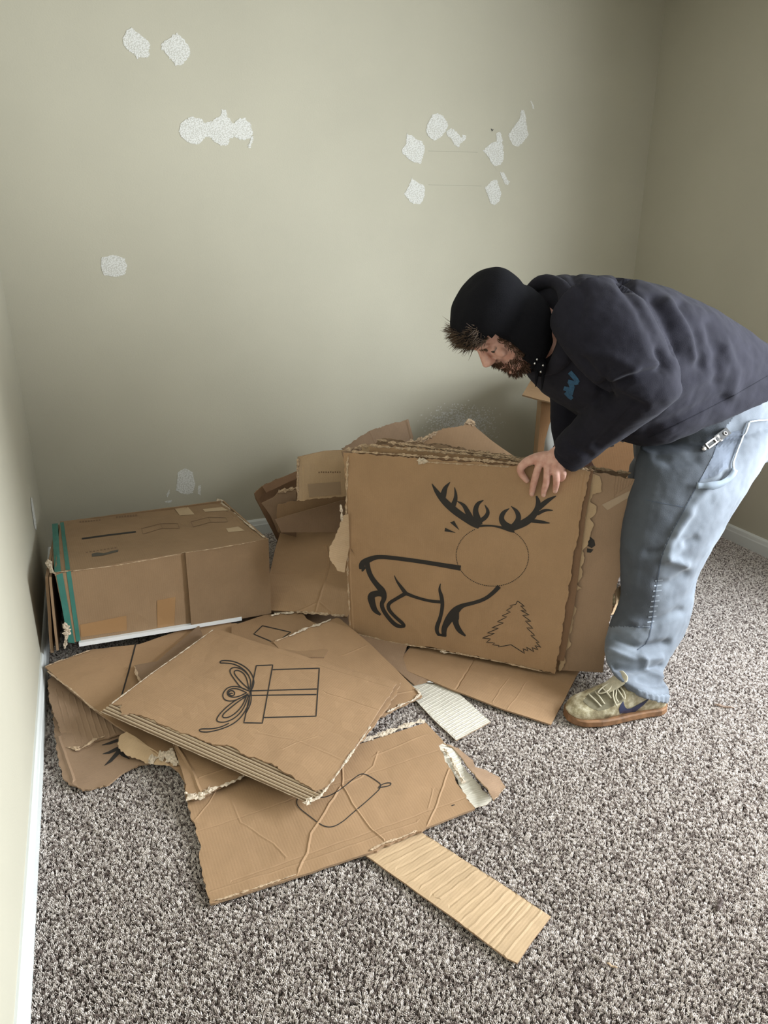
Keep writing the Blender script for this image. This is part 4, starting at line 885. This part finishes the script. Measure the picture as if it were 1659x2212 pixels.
# hand on the top edge of the stack
def finger(pts, rr): 
    g = []; P = [hp(*p) for p in pts]
    g.append(loft_geo(seg3(P, rr, 1.0, RP.e1), sub=4, seg=12)); g += [blob(P[-1], rr[-1]*1.02, n=7), blob(P[0], rr[0], n=7)]
    return g
knu = [(1166,1001,.036),(1183,1002,.040),(1199,1006,.040),(1213,1013,.036)]
pc = [hp(*k) for k in knu]
# palm: slab from wrist to knuckles
for k, kk in enumerate(pc):
    bp_.append(loft_geo(seg3([WR+(pc[k]-WR)*.02, WR.lerp(kk, .45)+RP.n*.004, kk], [.021, .018, .0125], 1.0, RP.e1), sub=4, seg=14)); bp_.append(blob(kk, .0115, n=7))
for a, b in ((0, 1), (1, 2), (2, 3)): bp_.append(loft_geo(seg3([pc[a].lerp(WR, .25), pc[b].lerp(WR, .25)], [.013, .013]), sub=2, seg=10))
bp_ += finger([(1166,1001,.036),(1160,1018,.040),(1154,1040,.028),(1150,1058,.015),(1149,1067,.010)], [.0115,.0108,.0105,.0092,.0080])
bp_ += finger([(1183,1002,.040),(1182,1020,.043),(1180,1043,.029),(1175,1060,.015),(1174,1069,.010)], [.0118,.0110,.0106,.0092,.0080])
bp_ += finger([(1199,1006,.040),(1201,1022,.042),(1202,1042,.026),(1200,1055,.014),(1199,1061,.010)], [.0115,.0106,.0100,.0088,.0076])
bp_ += finger([(1213,1013,.034),(1217,1022,.032),(1216,1031,.016),(1212,1036,.009)], [.0105,.0095,.0085,.0072])
bp_ += finger([(1190,985,.030),(1162,989,.032),(1138,998,.030),(1125,1011,.026),(1127,1024,.018),(1138,1038,.010)], [.017,.0165,.0140,.0120,.0108,.0085])
# far hand behind the stack
fw2 = WR2; fk = [fw2+Vector((-.005+.0*k, -.055+.0, -.035))+Vector((.02*(k-1.5), 0, 0)) for k in range(4)]
for k, q in enumerate(fk):
    bp_.append(loft_geo(seg3([fw2, fw2.lerp(q, .5)+Vector((0, 0, .006)), q], [.020, .017, .012]), sub=3, seg=12))
    bp_.append(loft_geo(seg3([q, q+Vector((0, -.022, -.012)), q+Vector((0, -.030, -.035+.004*k))], [.011, .0095, .008]), sub=3, seg=10)); bp_.append(blob(q+Vector((0, -.030, -.035+.004*k)), .008, n=6))
bp_.append(loft_geo(seg3([fw2+Vector((-.01, -.01, -.01)), fw2+Vector((-.045, -.035, -.02)), fw2+Vector((-.05, -.06, -.035))], [.016, .012, .009]), sub=3, seg=10))
body = remeshed('body', bp_, .0028, 3, SKIN, person)
# nails and knuckle creases
NAIL = simple('fingernail', (.62, .40, .33), .3)
for x, y, w_ in ((1149,1069,6), (1174,1071,5.4), (1199,1063,5), (1139,1039,5)):
    V, F = fill_geo(body['bvh'], [(x+w_*.8*math.cos(a), y+w_*math.sin(a)) for a in [i*math.pi/5 for i in range(10)]], .0006, None, 3)
    if F: setp(link('fingernail', V, F, NAIL, body['obj'], smooth=True))
# eyes, brow
for q in (-1, 1):
    e = hl(.0695, q*.031, -.003); v, f = blob(e, .0110, (hs, hu, hf), n=8); o = link('eye', v, f, simple('eye_white', (.30, .22, .19), .5), body['obj'], smooth=True)
    v, f = blob(e+hf*.0095-hu*.003, (.006, .006, .0035), (hs, hu, hf), n=6); link('iris', v, f, simple('iris', (.03, .025, .02), .2), o, smooth=True)
def strands(name, roots, mat, lenr, radr, parent, curl=.25, seed=1, label=None):
    rnd = random.Random(seed); P = []
    for c, d in roots:
        Ln = rnd.uniform(*lenr); d = (d+Vector((rnd.uniform(-1, 1), rnd.uniform(-1, 1), rnd.uniform(-1, 1)))*curl).normalized(); sdv = d.orthogonal().normalized()
        q = d.cross(sdv); an = rnd.uniform(0, 6.28); bend = (sdv*math.cos(an)+q*math.sin(an))*Ln*rnd.uniform(.05, .35); r = rnd.uniform(*radr)
        P.append(tube_geo([c, c+d*Ln*.35+bend*.3, c+d*Ln*.7+bend*.8, c+d*Ln+bend*1.3], [r, r, r*.7, r*.15], 3))
    V, F = join(P); return setp(link(name, V, F, mat, parent), label, kind='stuff')
rnd = random.Random(5); R_ = []
for i in range(900):
    s = rnd.uniform(-.062, .062); u = rnd.uniform(.036, .080); R_.append((hl(.086-.0*abs(s)-s*s*6-max(0, u-.05)*.5, s, u), (hf*.75+hu*.75+hs*s*5)))
strands('hair', R_, HAIRM, (.022, .046), (.0006, .0012), person, .45, 3, 'brown tousled fringe')
R_ = []
for i in range(1100):
    t = rnd.random(); s = rnd.uniform(-1, 1); ang = s*1.45; u = rnd.uniform(-.126, -.060); w = .060-.25*max(0, -.085-u)
    R_.append((hl(.022+.066*math.cos(ang), w*math.sin(ang), u), hf*math.cos(ang)*.8+hs*math.sin(ang)*.7-hu*.55))
for i in range(260):
    s = rnd.uniform(-.028, .028); R_.append((hl(.096-s*s*10, s, -.046+rnd.uniform(-.004, .004)), hf*.5-hu*.9+hs*s*14))
for i in range(500):
    q = rnd.choice((-1, 1)); u = rnd.uniform(-.08, .02); R_.append((hl(.035+rnd.uniform(0, .025), q*.066, u), hs*q*.5-hu*.8+hf*.2))
strands('beard', R_, BEARDM, (.008, .018), (.0005, .0011), person, .4, 4, 'reddish brown beard and moustache')
R_ = [(hl(.088, q*.034+rnd.uniform(-.016, .016), .024+rnd.uniform(-.003, .003)), hs*q*.7+hf*.5) for q in (-1, 1) for i in range(60)]
strands('eyebrows', R_, HAIRM, (.006, .012), (.0005, .0009), person, .3, 8)
# ---- black knit cap drawn down over ears and jaw
HB = [(-.135,.062,-.045,.050)]+[h for h in HR]
HB[1] = (-.120,.070,-.05,.058); HB[2] = (-.105,.080,-.075,.066); HB[3] = (-.085,.085,-.095,.070); HB[4] = (-.062,.088,-.100,.073); HB[5] = (-.03,.085,-.102,.076)
V, F = loft_geo(head_rings(.013, HB), sub=5, seg=48, ex=2.15)
def cut(p):
    q = p-HC; f, u = q.dot(hf), q.dot(hu)
    th = np.interp(u, [-.14, -.12, -.09, -.048, .03, .055, .066, .2], [.060, .062, .060, .050, .047, .07, .2, .3]); return f > th
F = [f for f in F if not cut(sum((V[i] for i in f), Vector())/len(f))]
used = sorted({i for f in F for i in f}); mp = {o: k for k, o in enumerate(used)}
V = [V[i]+(V[i]-HC).normalized()*.002*noise.noise(V[i]*30) for i in used]; F = [tuple(mp[i] for i in f) for f in F]
bn = link('knit_cap', V, F, BEAN, person, smooth=True); sm = bn.modifiers.new('s', 'SOLIDIFY'); sm.thickness = .007; sm.offset = -1
setp(bn, 'black knit cap covering the ears')

# ---- hooded sweatshirt
TY = 1.72
hd = [loft_geo([ring2(*a) for a in [((1182,630),(1168,782),TY,.10), ((1192,604),(1180,835),TY,.150), ((1245,594),(1212,872),TY,.205), ((1320,595),(1262,900),TY,.235), ((1400,612),(1308,930),TY,.235), ((1500,655),(1350,955),TY,.22), ((1590,712),(1375,945),TY,.205), ((1650,752),(1372,930),TY,.204), ((1690,772),(1378,920),TY,.200)]], ex=2.5)]
hd.append(limb([(1262,665,1.62,.105,.09),(1300,700,1.55,.118,.085),(1350,765,1.50,.110,.082),(1393,832,1.49,.088,.078),(1343,880,1.56,.080,.072),(1288,927,1.64,.066,.062),(1240,970,1.705,.060,.056),(1230,980,1.718,.056,.052)], ex=2.1))
hd.append(loft_geo([ring2(*a) for a in [((1205,700),(1330,690),1.90,.08), ((1192,790),(1300,780),1.93,.085), ((1195,870),(1295,870),1.93,.07), ((1200,940),(1280,950),1.92,.06), ((1206,985),(1262,992),1.91,.05)]]))
foldl = [([(1345,597),(1372,640),(1410,715),(1440,790)], -.016, 13), ([(1368,625),(1400,690),(1420,740)], .010, 12), ([(1310,842),(1370,812),(1428,800)], -.010, 9), ([(1325,815),(1380,790),(1425,785)], .008, 9), ([(1300,835),(1345,860),(1390,880)], -.007, 9),
         ([(1310,800),(1300,840),(1290,870)], -.006, 8), ([(1410,650),(1440,700),(1460,760)], -.008, 11), ([(1440,655),(1480,710),(1500,770)], .008, 12), ([(1470,660),(1505,720),(1515,790)], -.009, 12), ([(1530,700),(1550,760),(1545,820)], -.007, 12),
         ([(1570,750),(1590,800),(1580,850)], .006, 12), ([(1240,600),(1262,640),(1250,700)], -.006, 10), ([(1270,760),(1320,770),(1370,800)], .006, 12), ([(1262,780),(1290,820),(1300,835)], -.008, 10), ([(1230,960),(1255,975),(1275,985)], -.004, 7), ([(1370,880),(1330,925),(1290,960)], -.006, 10), ([(1400,930),(1470,900),(1560,860)], -.006, 12), ([(1440,860),(1500,830),(1560,800)], .006, 14)]
fl_ = [([Vector(p) for p in pts], h, w) for pts, h, w in foldl]
def folds(fl, side=None):
    def f(p, n):
        d = .0045*noise.noise(Vector((p.x*9, p.y*9, p.z*9)))+.0026*noise.noise(Vector((p.x*24, p.y*14, p.z*24)))+.0010*noise.noise(Vector((p.x*60, p.y*30, p.z*60)))
        if n.dot(CAM-p) > -.1*(p-CAM).length:
            x, y = pix(p); v = Vector((x, y))
            for pts, h, w in fl:
                m = min(segd(v, a, b) for a, b in zip(pts, pts[1:]))
                if m < 3*w: d += 1.3*h*math.exp(-(m/w)**2)
        return d
    return f
hoodie = remeshed('hooded_sweatshirt', hd, .0065, 4, HOODM, person, disp=folds(fl_)); setp(hoodie['obj'], 'charcoal hooded sweatshirt')
# the hood folded round the neck: fat soft ring
hc0 = atY(1180, 702, TY); hn = Vector((.93, 0, -.2)).normalized(); a1 = (atY(1192, 606, TY)-atY(1166, 800, TY))/2; pts = []; rd_ = []
for k in range(36):
    t = 2*math.pi*k/36; c = (atY(1192, 606, TY)+atY(1166, 800, TY))/2; pts.append(c+a1*.98*math.cos(t)+Vector((0, .128, 0))*math.sin(t)+Vector((-.012, 0, 0))*math.sin(t)**2); rd_.append(.030-.010*abs(math.cos(t))+.003*math.sin(5*t))
v, f = tube_geo(pts, rd_, 12, closed=True)
hood = remeshed('hood', [(v, f)], .006, 3, HOODM, hoodie['obj'], disp=lambda p, n: .004*noise.noise(p*18)); setp(hood['obj'], 'hood bunched round the neck')
# cuff
v, f = limb([(1246,966,1.703,.061,.057),(1228,984,1.722,.054,.050),(1218,992,1.732,.050,.046)], ex=2.1); c_ = remeshed('cuff', [(v, f)], .005, 2, HOODM, hoodie['obj'])
# dark placket, snaps and drawstrings at the throat
v, f = tube_geo([atY(1160, 770, 1.66), atY(1166, 790, 1.655), atY(1170, 808, 1.66)], [.014, .020, .012], 10); link('throat_tab', v, f, BEAN, hoodie['obj'], smooth=True)
for a, b in (((1160,800),(1157,836)), ((1173,800),(1170,843))):
    v, f = tube_geo([atY(*a, 1.65), atY((a[0]+b[0])/2+1, (a[1]+b[1])/2, 1.648), atY(*b, 1.652)], [.0045, .004, .001], 8); setp(link('drawstring', v, f, BEAN, hoodie['obj'], smooth=True), 'black drawstring')
SNAP = simple('nickel_snap', (.6, .6, .6), .3, metal=1)
for x, y in ((1155,785), (1160,776), (1173,789), (1168,803)):
    v, f = blob(atY(x, y, 1.636), .0033, n=6); setp(link('snap', v, f, SNAP, hoodie['obj'], smooth=True), 'small metal snap')
BLU = simple('blue_print', (.02, .075, .15), .8, noise_amt=.25, nscale=150)
cb = CR(960, 570, 5.53)
ink('printed_emblem', hoodie, [cb([(1500,1290,55),(1545,1340,55),(1595,1400,50),(1560,1430,40)]), cb([(1480,1400,45),(1540,1420,55),(1600,1410,50)]), cb([(1430,1480,50),(1490,1500,60),(1540,1490,60)]), cb([(1450,1530,50),(1500,1580,55),(1530,1610,40)]), cb([(1500,1400,50),(1530,1470,60),(1510,1560,50)])], mat=BLU, off=.0015, label='blurred blue chest print')
ink('hem_seam', hoodie, [[(1400,945), (1460,918), (1520,888), (1590,852), (1659,812)]], w=1.6, mat=simple('dark_seam', (.012, .012, .018), .9), off=.001)

# ---- jeans
jn = [loft_geo([ring2(*a) for a in [((1668,768),(1392,915),TY,.182), ((1704,805),(1392,950),TY,.186), ((1712,880),(1392,985),TY,.178), ((1702,940),(1392,1010),TY,.165)]])]
jn.append(loft_geo([ring2(*a) for a in [((1712,880),(1392,975),1.635,.11), ((1668,935),(1385,1010),1.61,.115), ((1606,1030),(1375,1062),1.59,.110), ((1556,1115),(1362,1125),1.575,.100), ((1518,1180),(1353,1180),1.57,.090), ((1492,1250),(1350,1245),1.57,.082), ((1482,1310),(1350,1305),1.57,.078), ((1464,1365),(1326,1360),1.57,.078), ((1440,1405),(1314,1405),1.55,.074), ((1418,1446),(1318,1442),1.51,.070), ((1432,1472),(1328,1460),1.475,.074), ((1428,1494),(1340,1474),1.462,.070)]], ex=2.15))
jn.append(loft_geo([ring2(*a) for a in [((1700,900),(1400,985),1.82,.11), ((1600,1000),(1372,1010),1.88,.10), ((1540,1090),(1356,1080),1.93,.09), ((1500,1180),(1347,1170),1.96,.08), ((1492,1250),(1344,1240),1.97,.072), ((1490,1292),(1352,1286),1.97,.068)]], ex=2.15))
jf = [([Vector(p) for p in pts], h, w) for pts, h, w in [([(1330,1375),(1380,1400),(1440,1390)], -.012, 8), ([(1318,1405),(1370,1425),(1425,1420)], .009, 8), ([(1325,1440),(1370,1448),(1425,1440)], -.012, 7), ([(1385,1420),(1400,1450),(1425,1462)], .009, 7), ([(1380,1470),(1410,1480),(1432,1478)], -.006, 6),
      ([(1470,1180),(1440,1205),(1480,1220)], .010, 10), ([(1500,1165),(1450,1190),(1400,1195)], -.007, 9), ([(1490,1110),(1460,1150),(1440,1200)], .006, 11), ([(1480,1240),(1450,1260),(1420,1262)], -.006, 9), ([(1470,1320),(1430,1335),(1390,1350)], -.007, 9), ([(1560,1010),(1500,1090),(1460,1150)], .005, 10), ([(1420,985),(1450,1000),(1500,990)], -.006, 12),
      ([(1358,1180),(1375,1210),(1370,1260)], .005, 12), ([(1340,1350),(1360,1340),(1400,1352)], .006, 9)]]
jeans = remeshed('jeans', jn, .0065, 3, DENIM, person, disp=folds(jf)); setp(jeans['obj'], 'faded grey-blue work jeans')
c6 = CR(1080, 900, 2.865)
sq = c6([(1500,-60),(1400,60),(1340,180),(1310,270),(1250,370),(1190,480),(1135,585),(1050,740),(1000,860),(980,980),(960,1100),(940,1290)])
sy_ = [p[1] for p in sq]; sx2 = [p[0] for p in sq]
jm = jeans['obj'].data; jm.materials.append(DENIMF); jo = wloc(jeans['obj'])
for p_ in jm.polygons:
    q_ = jo+p_.center; x_, y_ = pix(q_)
    if q_.y < 1.74 and y_ < 1354 and x_ < np.interp(y_, sy_, sx2): p_.material_index = 1
ink('seam', jeans, [c6([(1340,180),(1310,270),(1250,370),(1190,480),(1135,585),(1050,740),(1000,860),(980,980),(960,1100),(940,1280),(915,1395),(850,1445)])], w=1.8, mat=SEAMD, sm=1, off=.001)
ink('seam', jeans, [c6([(900,515),(1000,535),(1140,560)])], w=1.5, mat=SEAMD, off=.001)
ink('seam', jeans, [c6([(790,1290),(860,1305),(940,1305)])], w=1.5, mat=SEAMD, off=.001)
ink('worn_crease', jeans, [c6([(1010+random.uniform(-8, 8)-i*6, 1010+i*32), (960-i*6, 1016+i*32)]) for i in range(9)], w=3, mat=simple('worn_denim', (.30, .34, .40), .9), off=.0008)
def strap(name, pts, w, th, mat, label=None, off=.004):
    V, F = strokes_geo(jeans['bvh'], [pts], w, off, None, 4, 1); o = link(name, V, F, mat, jeans['obj'], smooth=True); m = o.modifiers.new('s', 'SOLIDIFY'); m.thickness = th; return setp(o, label)
strap('pocket_edge', c6([(1533,35),(1515,90),(1500,135),(1470,190),(1445,255),(1430,300),(1448,350)]), 3.2, .003, SEAML, 'pale stitched pocket edge')
strap('waistband_edge', c6([(1533,32),(1580,22),(1659,18)]), 3, .002, SEAML)
strap('hammer_loop', c6([(1205,425),(1260,432),(1310,425),(1370,398),(1415,362),(1432,325)]), 13, .004, simple('loop_denim', (.20, .235, .28), .9), 'denim hammer loop', off=.010)
tfj = fill_geo(jeans['bvh'], c6([(1370,110),(1500,80),(1500,140),(1440,250),(1410,310),(1330,370),(1240,395),(1260,350),(1320,240),(1345,175)]), .0012, None, 8)
setp(link('pocket_panel', *tfj, simple('pocket_denim', (.135, .155, .195), .9, noise_amt=.1, nscale=30), jeans['obj']), 'darker pocket panel')
# cuff hem
hem = loft_geo([ring2((1432,1482),(1336,1464),1.468,.0755), ring2((1428,1500),(1342,1480),1.46,.073)], sub=3); hm = remeshed('trouser_cuff', [hem], .004, 2, DENIM, jeans['obj'], disp=lambda p, n: .002*math.sin(p.y*220)+.001*math.sin(p.x*300)); setp(hm['obj'], 'hemmed frayed cuff')

# ---- shoes
LEATHER = None
def leather():
    m, nt, b = nodes('dirty_metallic_leather'); L = nt.links.new; b.inputs['Roughness'].default_value = .38; b.inputs['Metallic'].default_value = .25
    tc = nt.nodes.new('ShaderNodeTexCoord'); n = N(nt, 'ShaderNodeTexNoise'); n.inputs['Scale'].default_value = 28; n.inputs['Detail'].default_value = 6; n.inputs['Roughness'].default_value = .7; L(tc.outputs['Object'], n.inputs['Vector'])
    r = ramp(nt, [(.34, (.16, .125, .07)), (.50, (.42, .37, .24)), (.66, (.74, .70, .56))]); L(n.outputs['Fac'], r.inputs[0]); L(r.outputs[0], b.inputs['Base Color']); return m
LEATHER = leather(); GUM = simple('dirty_gum_sole', (.20, .10, .045), .7, noise_amt=.35, nscale=40); LACE = simple('grey_lace', (.46, .42, .32), .9, noise_amt=.15, nscale=80)
NAVY = simple('navy_leather', (.03, .035, .08), .45); SOCK = simple('black_sock', (.012, .012, .014), .95); DARKL = simple('olive_suede', (.20, .18, .125), .9, noise_amt=.2, nscale=60)
def shoe(name, toe, heel, Lg, lift, label):
    ax = (heel-toe).normalized(); z = Vector((0, 0, 1)); ax = (ax+z*lift).normalized(); up_ = (z-ax*ax.dot(z)).normalized(); sd = up_.cross(ax)
    root = empty(name, toe+ax*Lg*.5); root.parent = person; root.location = wloc(root)-wloc(person); setp(root, label)
    O = toe.copy()
    prof = [(0.0,.012),(.02,.024),(.06,.036),(.14,.045),(.28,.050),(.42,.048),(.58,.041),(.75,.036),(.9,.035),(.97,.027),(1.0,.014)]
    tops = {0:.030,.02:.036,.06:.046,.14:.056,.28:.070,.42:.090,.58:.104,.75:.084,.9:.074,.97:.064,1.0:.050}
    rings = []
    for u, w in prof:
        h = tops[u]; c = O+ax*(u*Lg)+up_*(h/2+.006); rings.append((c, up_*(h/2), sd*w*1.12))
    up = loft_geo(rings, sub=4, seg=28, ex=2.3)
    u1 = remeshed('upper', [up], .0035, 2, LEATHER, root, disp=lambda p, n: .0018*noise.noise(p*45))
    V, F = [], []; ns = 40
    pu = np.array([p[0] for p in prof]); pw = np.array([p[1] for p in prof])*1.14
    ol = [(u, 1) for u in np.linspace(0, 1, ns)]+[(u, -1) for u in np.linspace(1, 0, ns)]
    for zz, k in ((0, 1.0), (.006, 1.10), (.020, 1.10), (.024, 1.02)):
        for u, s in ol: V.append(O+ax*(u*(Lg+.008)-.004)+sd*s*float(np.interp(u, pu, pw))*k+up_*(zz+ .004*max(0, .1-u)*10))
    m = len(ol)
    for i in range(3):
        for k in range(m): F.append((i*m+k, i*m+(k+1) % m, (i+1)*m+(k+1) % m, (i+1)*m+k))
    F.append(tuple(range(m))[::-1]); F.append(tuple(range(3*m, 4*m)))
    setp(link('sole', V, F, GUM, root, smooth=False), 'worn brown gum sole')
    v, f = loft_geo([(O+ax*Lg*.68+up_*.070, ax*.034, sd*.024), (O+ax*Lg*.70+up_*.080, ax*.024, sd*.018), (O+ax*Lg*.72+up_*.09, ax*.020, sd*.014)]); link('sock', v, f, SOCK, root, smooth=True)
    v, f = loft_geo([(O+ax*Lg*.36+up_*.088, up_*.004, sd*.022), (O+ax*Lg*.46+up_*.108, up_*.006, sd*.026), (O+ax*Lg*.53+up_*.126, up_*.007, sd*.027), (O+ax*Lg*.555+up_*.134, up_*.004, sd*.018)], sub=3); setp(link('tongue', v, f, LACE, root, smooth=True), 'padded tongue')
    return root, u1, (O, ax, up_, sd)
toe = at(1219, 1549, 0)+Vector((0, -.010, .002)); sroot, su, (O, ax, upx, sd) = shoe('shoe', toe, toe+Vector((.3, -.062, 0)), .312, .005, 'dirty metallic leather sneaker with navy tick')
c5 = CR(1180, 1400, 5.925)
setp(link('tick_mark', *fill_geo(su['bvh'], c5([(985,678),(993,720),(1008,755),(1035,775),(1090,765),(1200,705),(1325,640),(1250,720),(1140,810),(1040,860),(975,868),(940,840),(928,780),(950,720)]), .0012, None, 4), NAVY, su['obj']), 'navy tick shaped emblem')
tl_ = fill_geo(su['bvh'], c5([(470,680),(540,590),(640,540),(760,470),(850,430),(960,560),(990,680),(900,720),(780,780),(670,805),(560,760)]), .0008, None, 5); setp(link('lace_panel', *tl_, DARKL, su['obj'], smooth=True), 'olive suede lacing panel')
def lace(px, r=.0023, lift=.004):
    pts = [hitp(su['bvh'], x, y, lift) for x, y in resample(smooth_poly(c5(px), 1), 4)]; pts = [p for p in pts if p is not None]
    if len(pts) > 2: v, f = tube_geo(pts, r, 6); link('lace', v, f, LACE, su['obj'], smooth=True)
lace([(545,600),(620,670),(700,752)]); lace([(630,570),(690,640),(745,720)]); lace([(720,520),(790,590),(830,650)]); lace([(870,440),(780,490),(690,560),(660,600),(740,600),(830,540),(870,460)], lift=.007)
lace([(875,450),(940,500),(1000,590),(990,670),(950,600),(900,520),(880,455)], lift=.007); lace([(880,460),(860,560),(850,640),(890,740)], lift=.006); lace([(885,460),(900,560),(880,640),(910,690)], lift=.006); lace([(830,420),(890,450),(940,470)], lift=.005)
toe2 = Vector((1.745, 1.985, .004)); shoe('shoe', toe2, toe2+Vector((.3, .05, 0)), .305, .0, 'far sneaker, mostly hidden behind the cardboard')

# ---- folding utility knife clipped at the pocket
def jp(x, y, o): return hitp(jeans['bvh'], x, y, o)
ka, kb = jp(*c6([(1256,210)])[0], .010), jp(*c6([(1385,90)])[0], .012)
if ka and kb:
    kr = empty('utility_knife', (ka+kb)/2, 'folding utility knife with a pale slotted frame clipped at the jeans pocket', 'knife')
    t = (kb-ka).normalized(); n_ = (CAM-ka).normalized(); s_ = t.cross(n_).normalized(); n_ = s_.cross(t); Lk = (kb-ka).length
    def kbx(u0, u1, s0, s1, z0, z1):
        v, f = boxmesh((0, 0, 0), (1, 1, 1)); return [ka+t*(u0+(u1-u0)*p[0])*Lk+s_*(s0+(s1-s0)*p[1])+n_*(z0+(z1-z0)*p[2]) for p in v], f
    KM = simple('pale_metal', (.62, .58, .56), .35, metal=.6); KB = simple('black_handle', (.012, .012, .013), .5)
    setp(link('handle', *join([kbx(.55, 1.12, -.012, .010, -.006, .004), kbx(.0, .60, -.008, .008, -.006, .001)]), KB, kr), 'black handle')
    setp(link('slotted_frame', *join([kbx(.12, .68, .005, .009, -.003, .004), kbx(.12, .68, -.009, -.005, -.003, .004), kbx(.12, .16, -.009, .009, -.003, .004), kbx(.48, .53, -.009, .009, -.003, .004), kbx(.64, .72, -.009, .012, -.003, .004)]), KM, kr), 'pale slotted metal frame')
    v, f = blob(ka, (.007, .006, .005), (t, s_, n_), n=7); setp(link('end_cap', v, f, KM, kr, smooth=True), 'pale rounded tip')
    c = kb-t*.006+n_*.005; v, f = tube_geo([c+(t*math.cos(a)+s_*math.sin(a))*.005 for a in [i*math.pi/8 for i in range(16)]], .0014, 6, closed=True); link('pivot_ring', v, f, KM, kr, smooth=True)
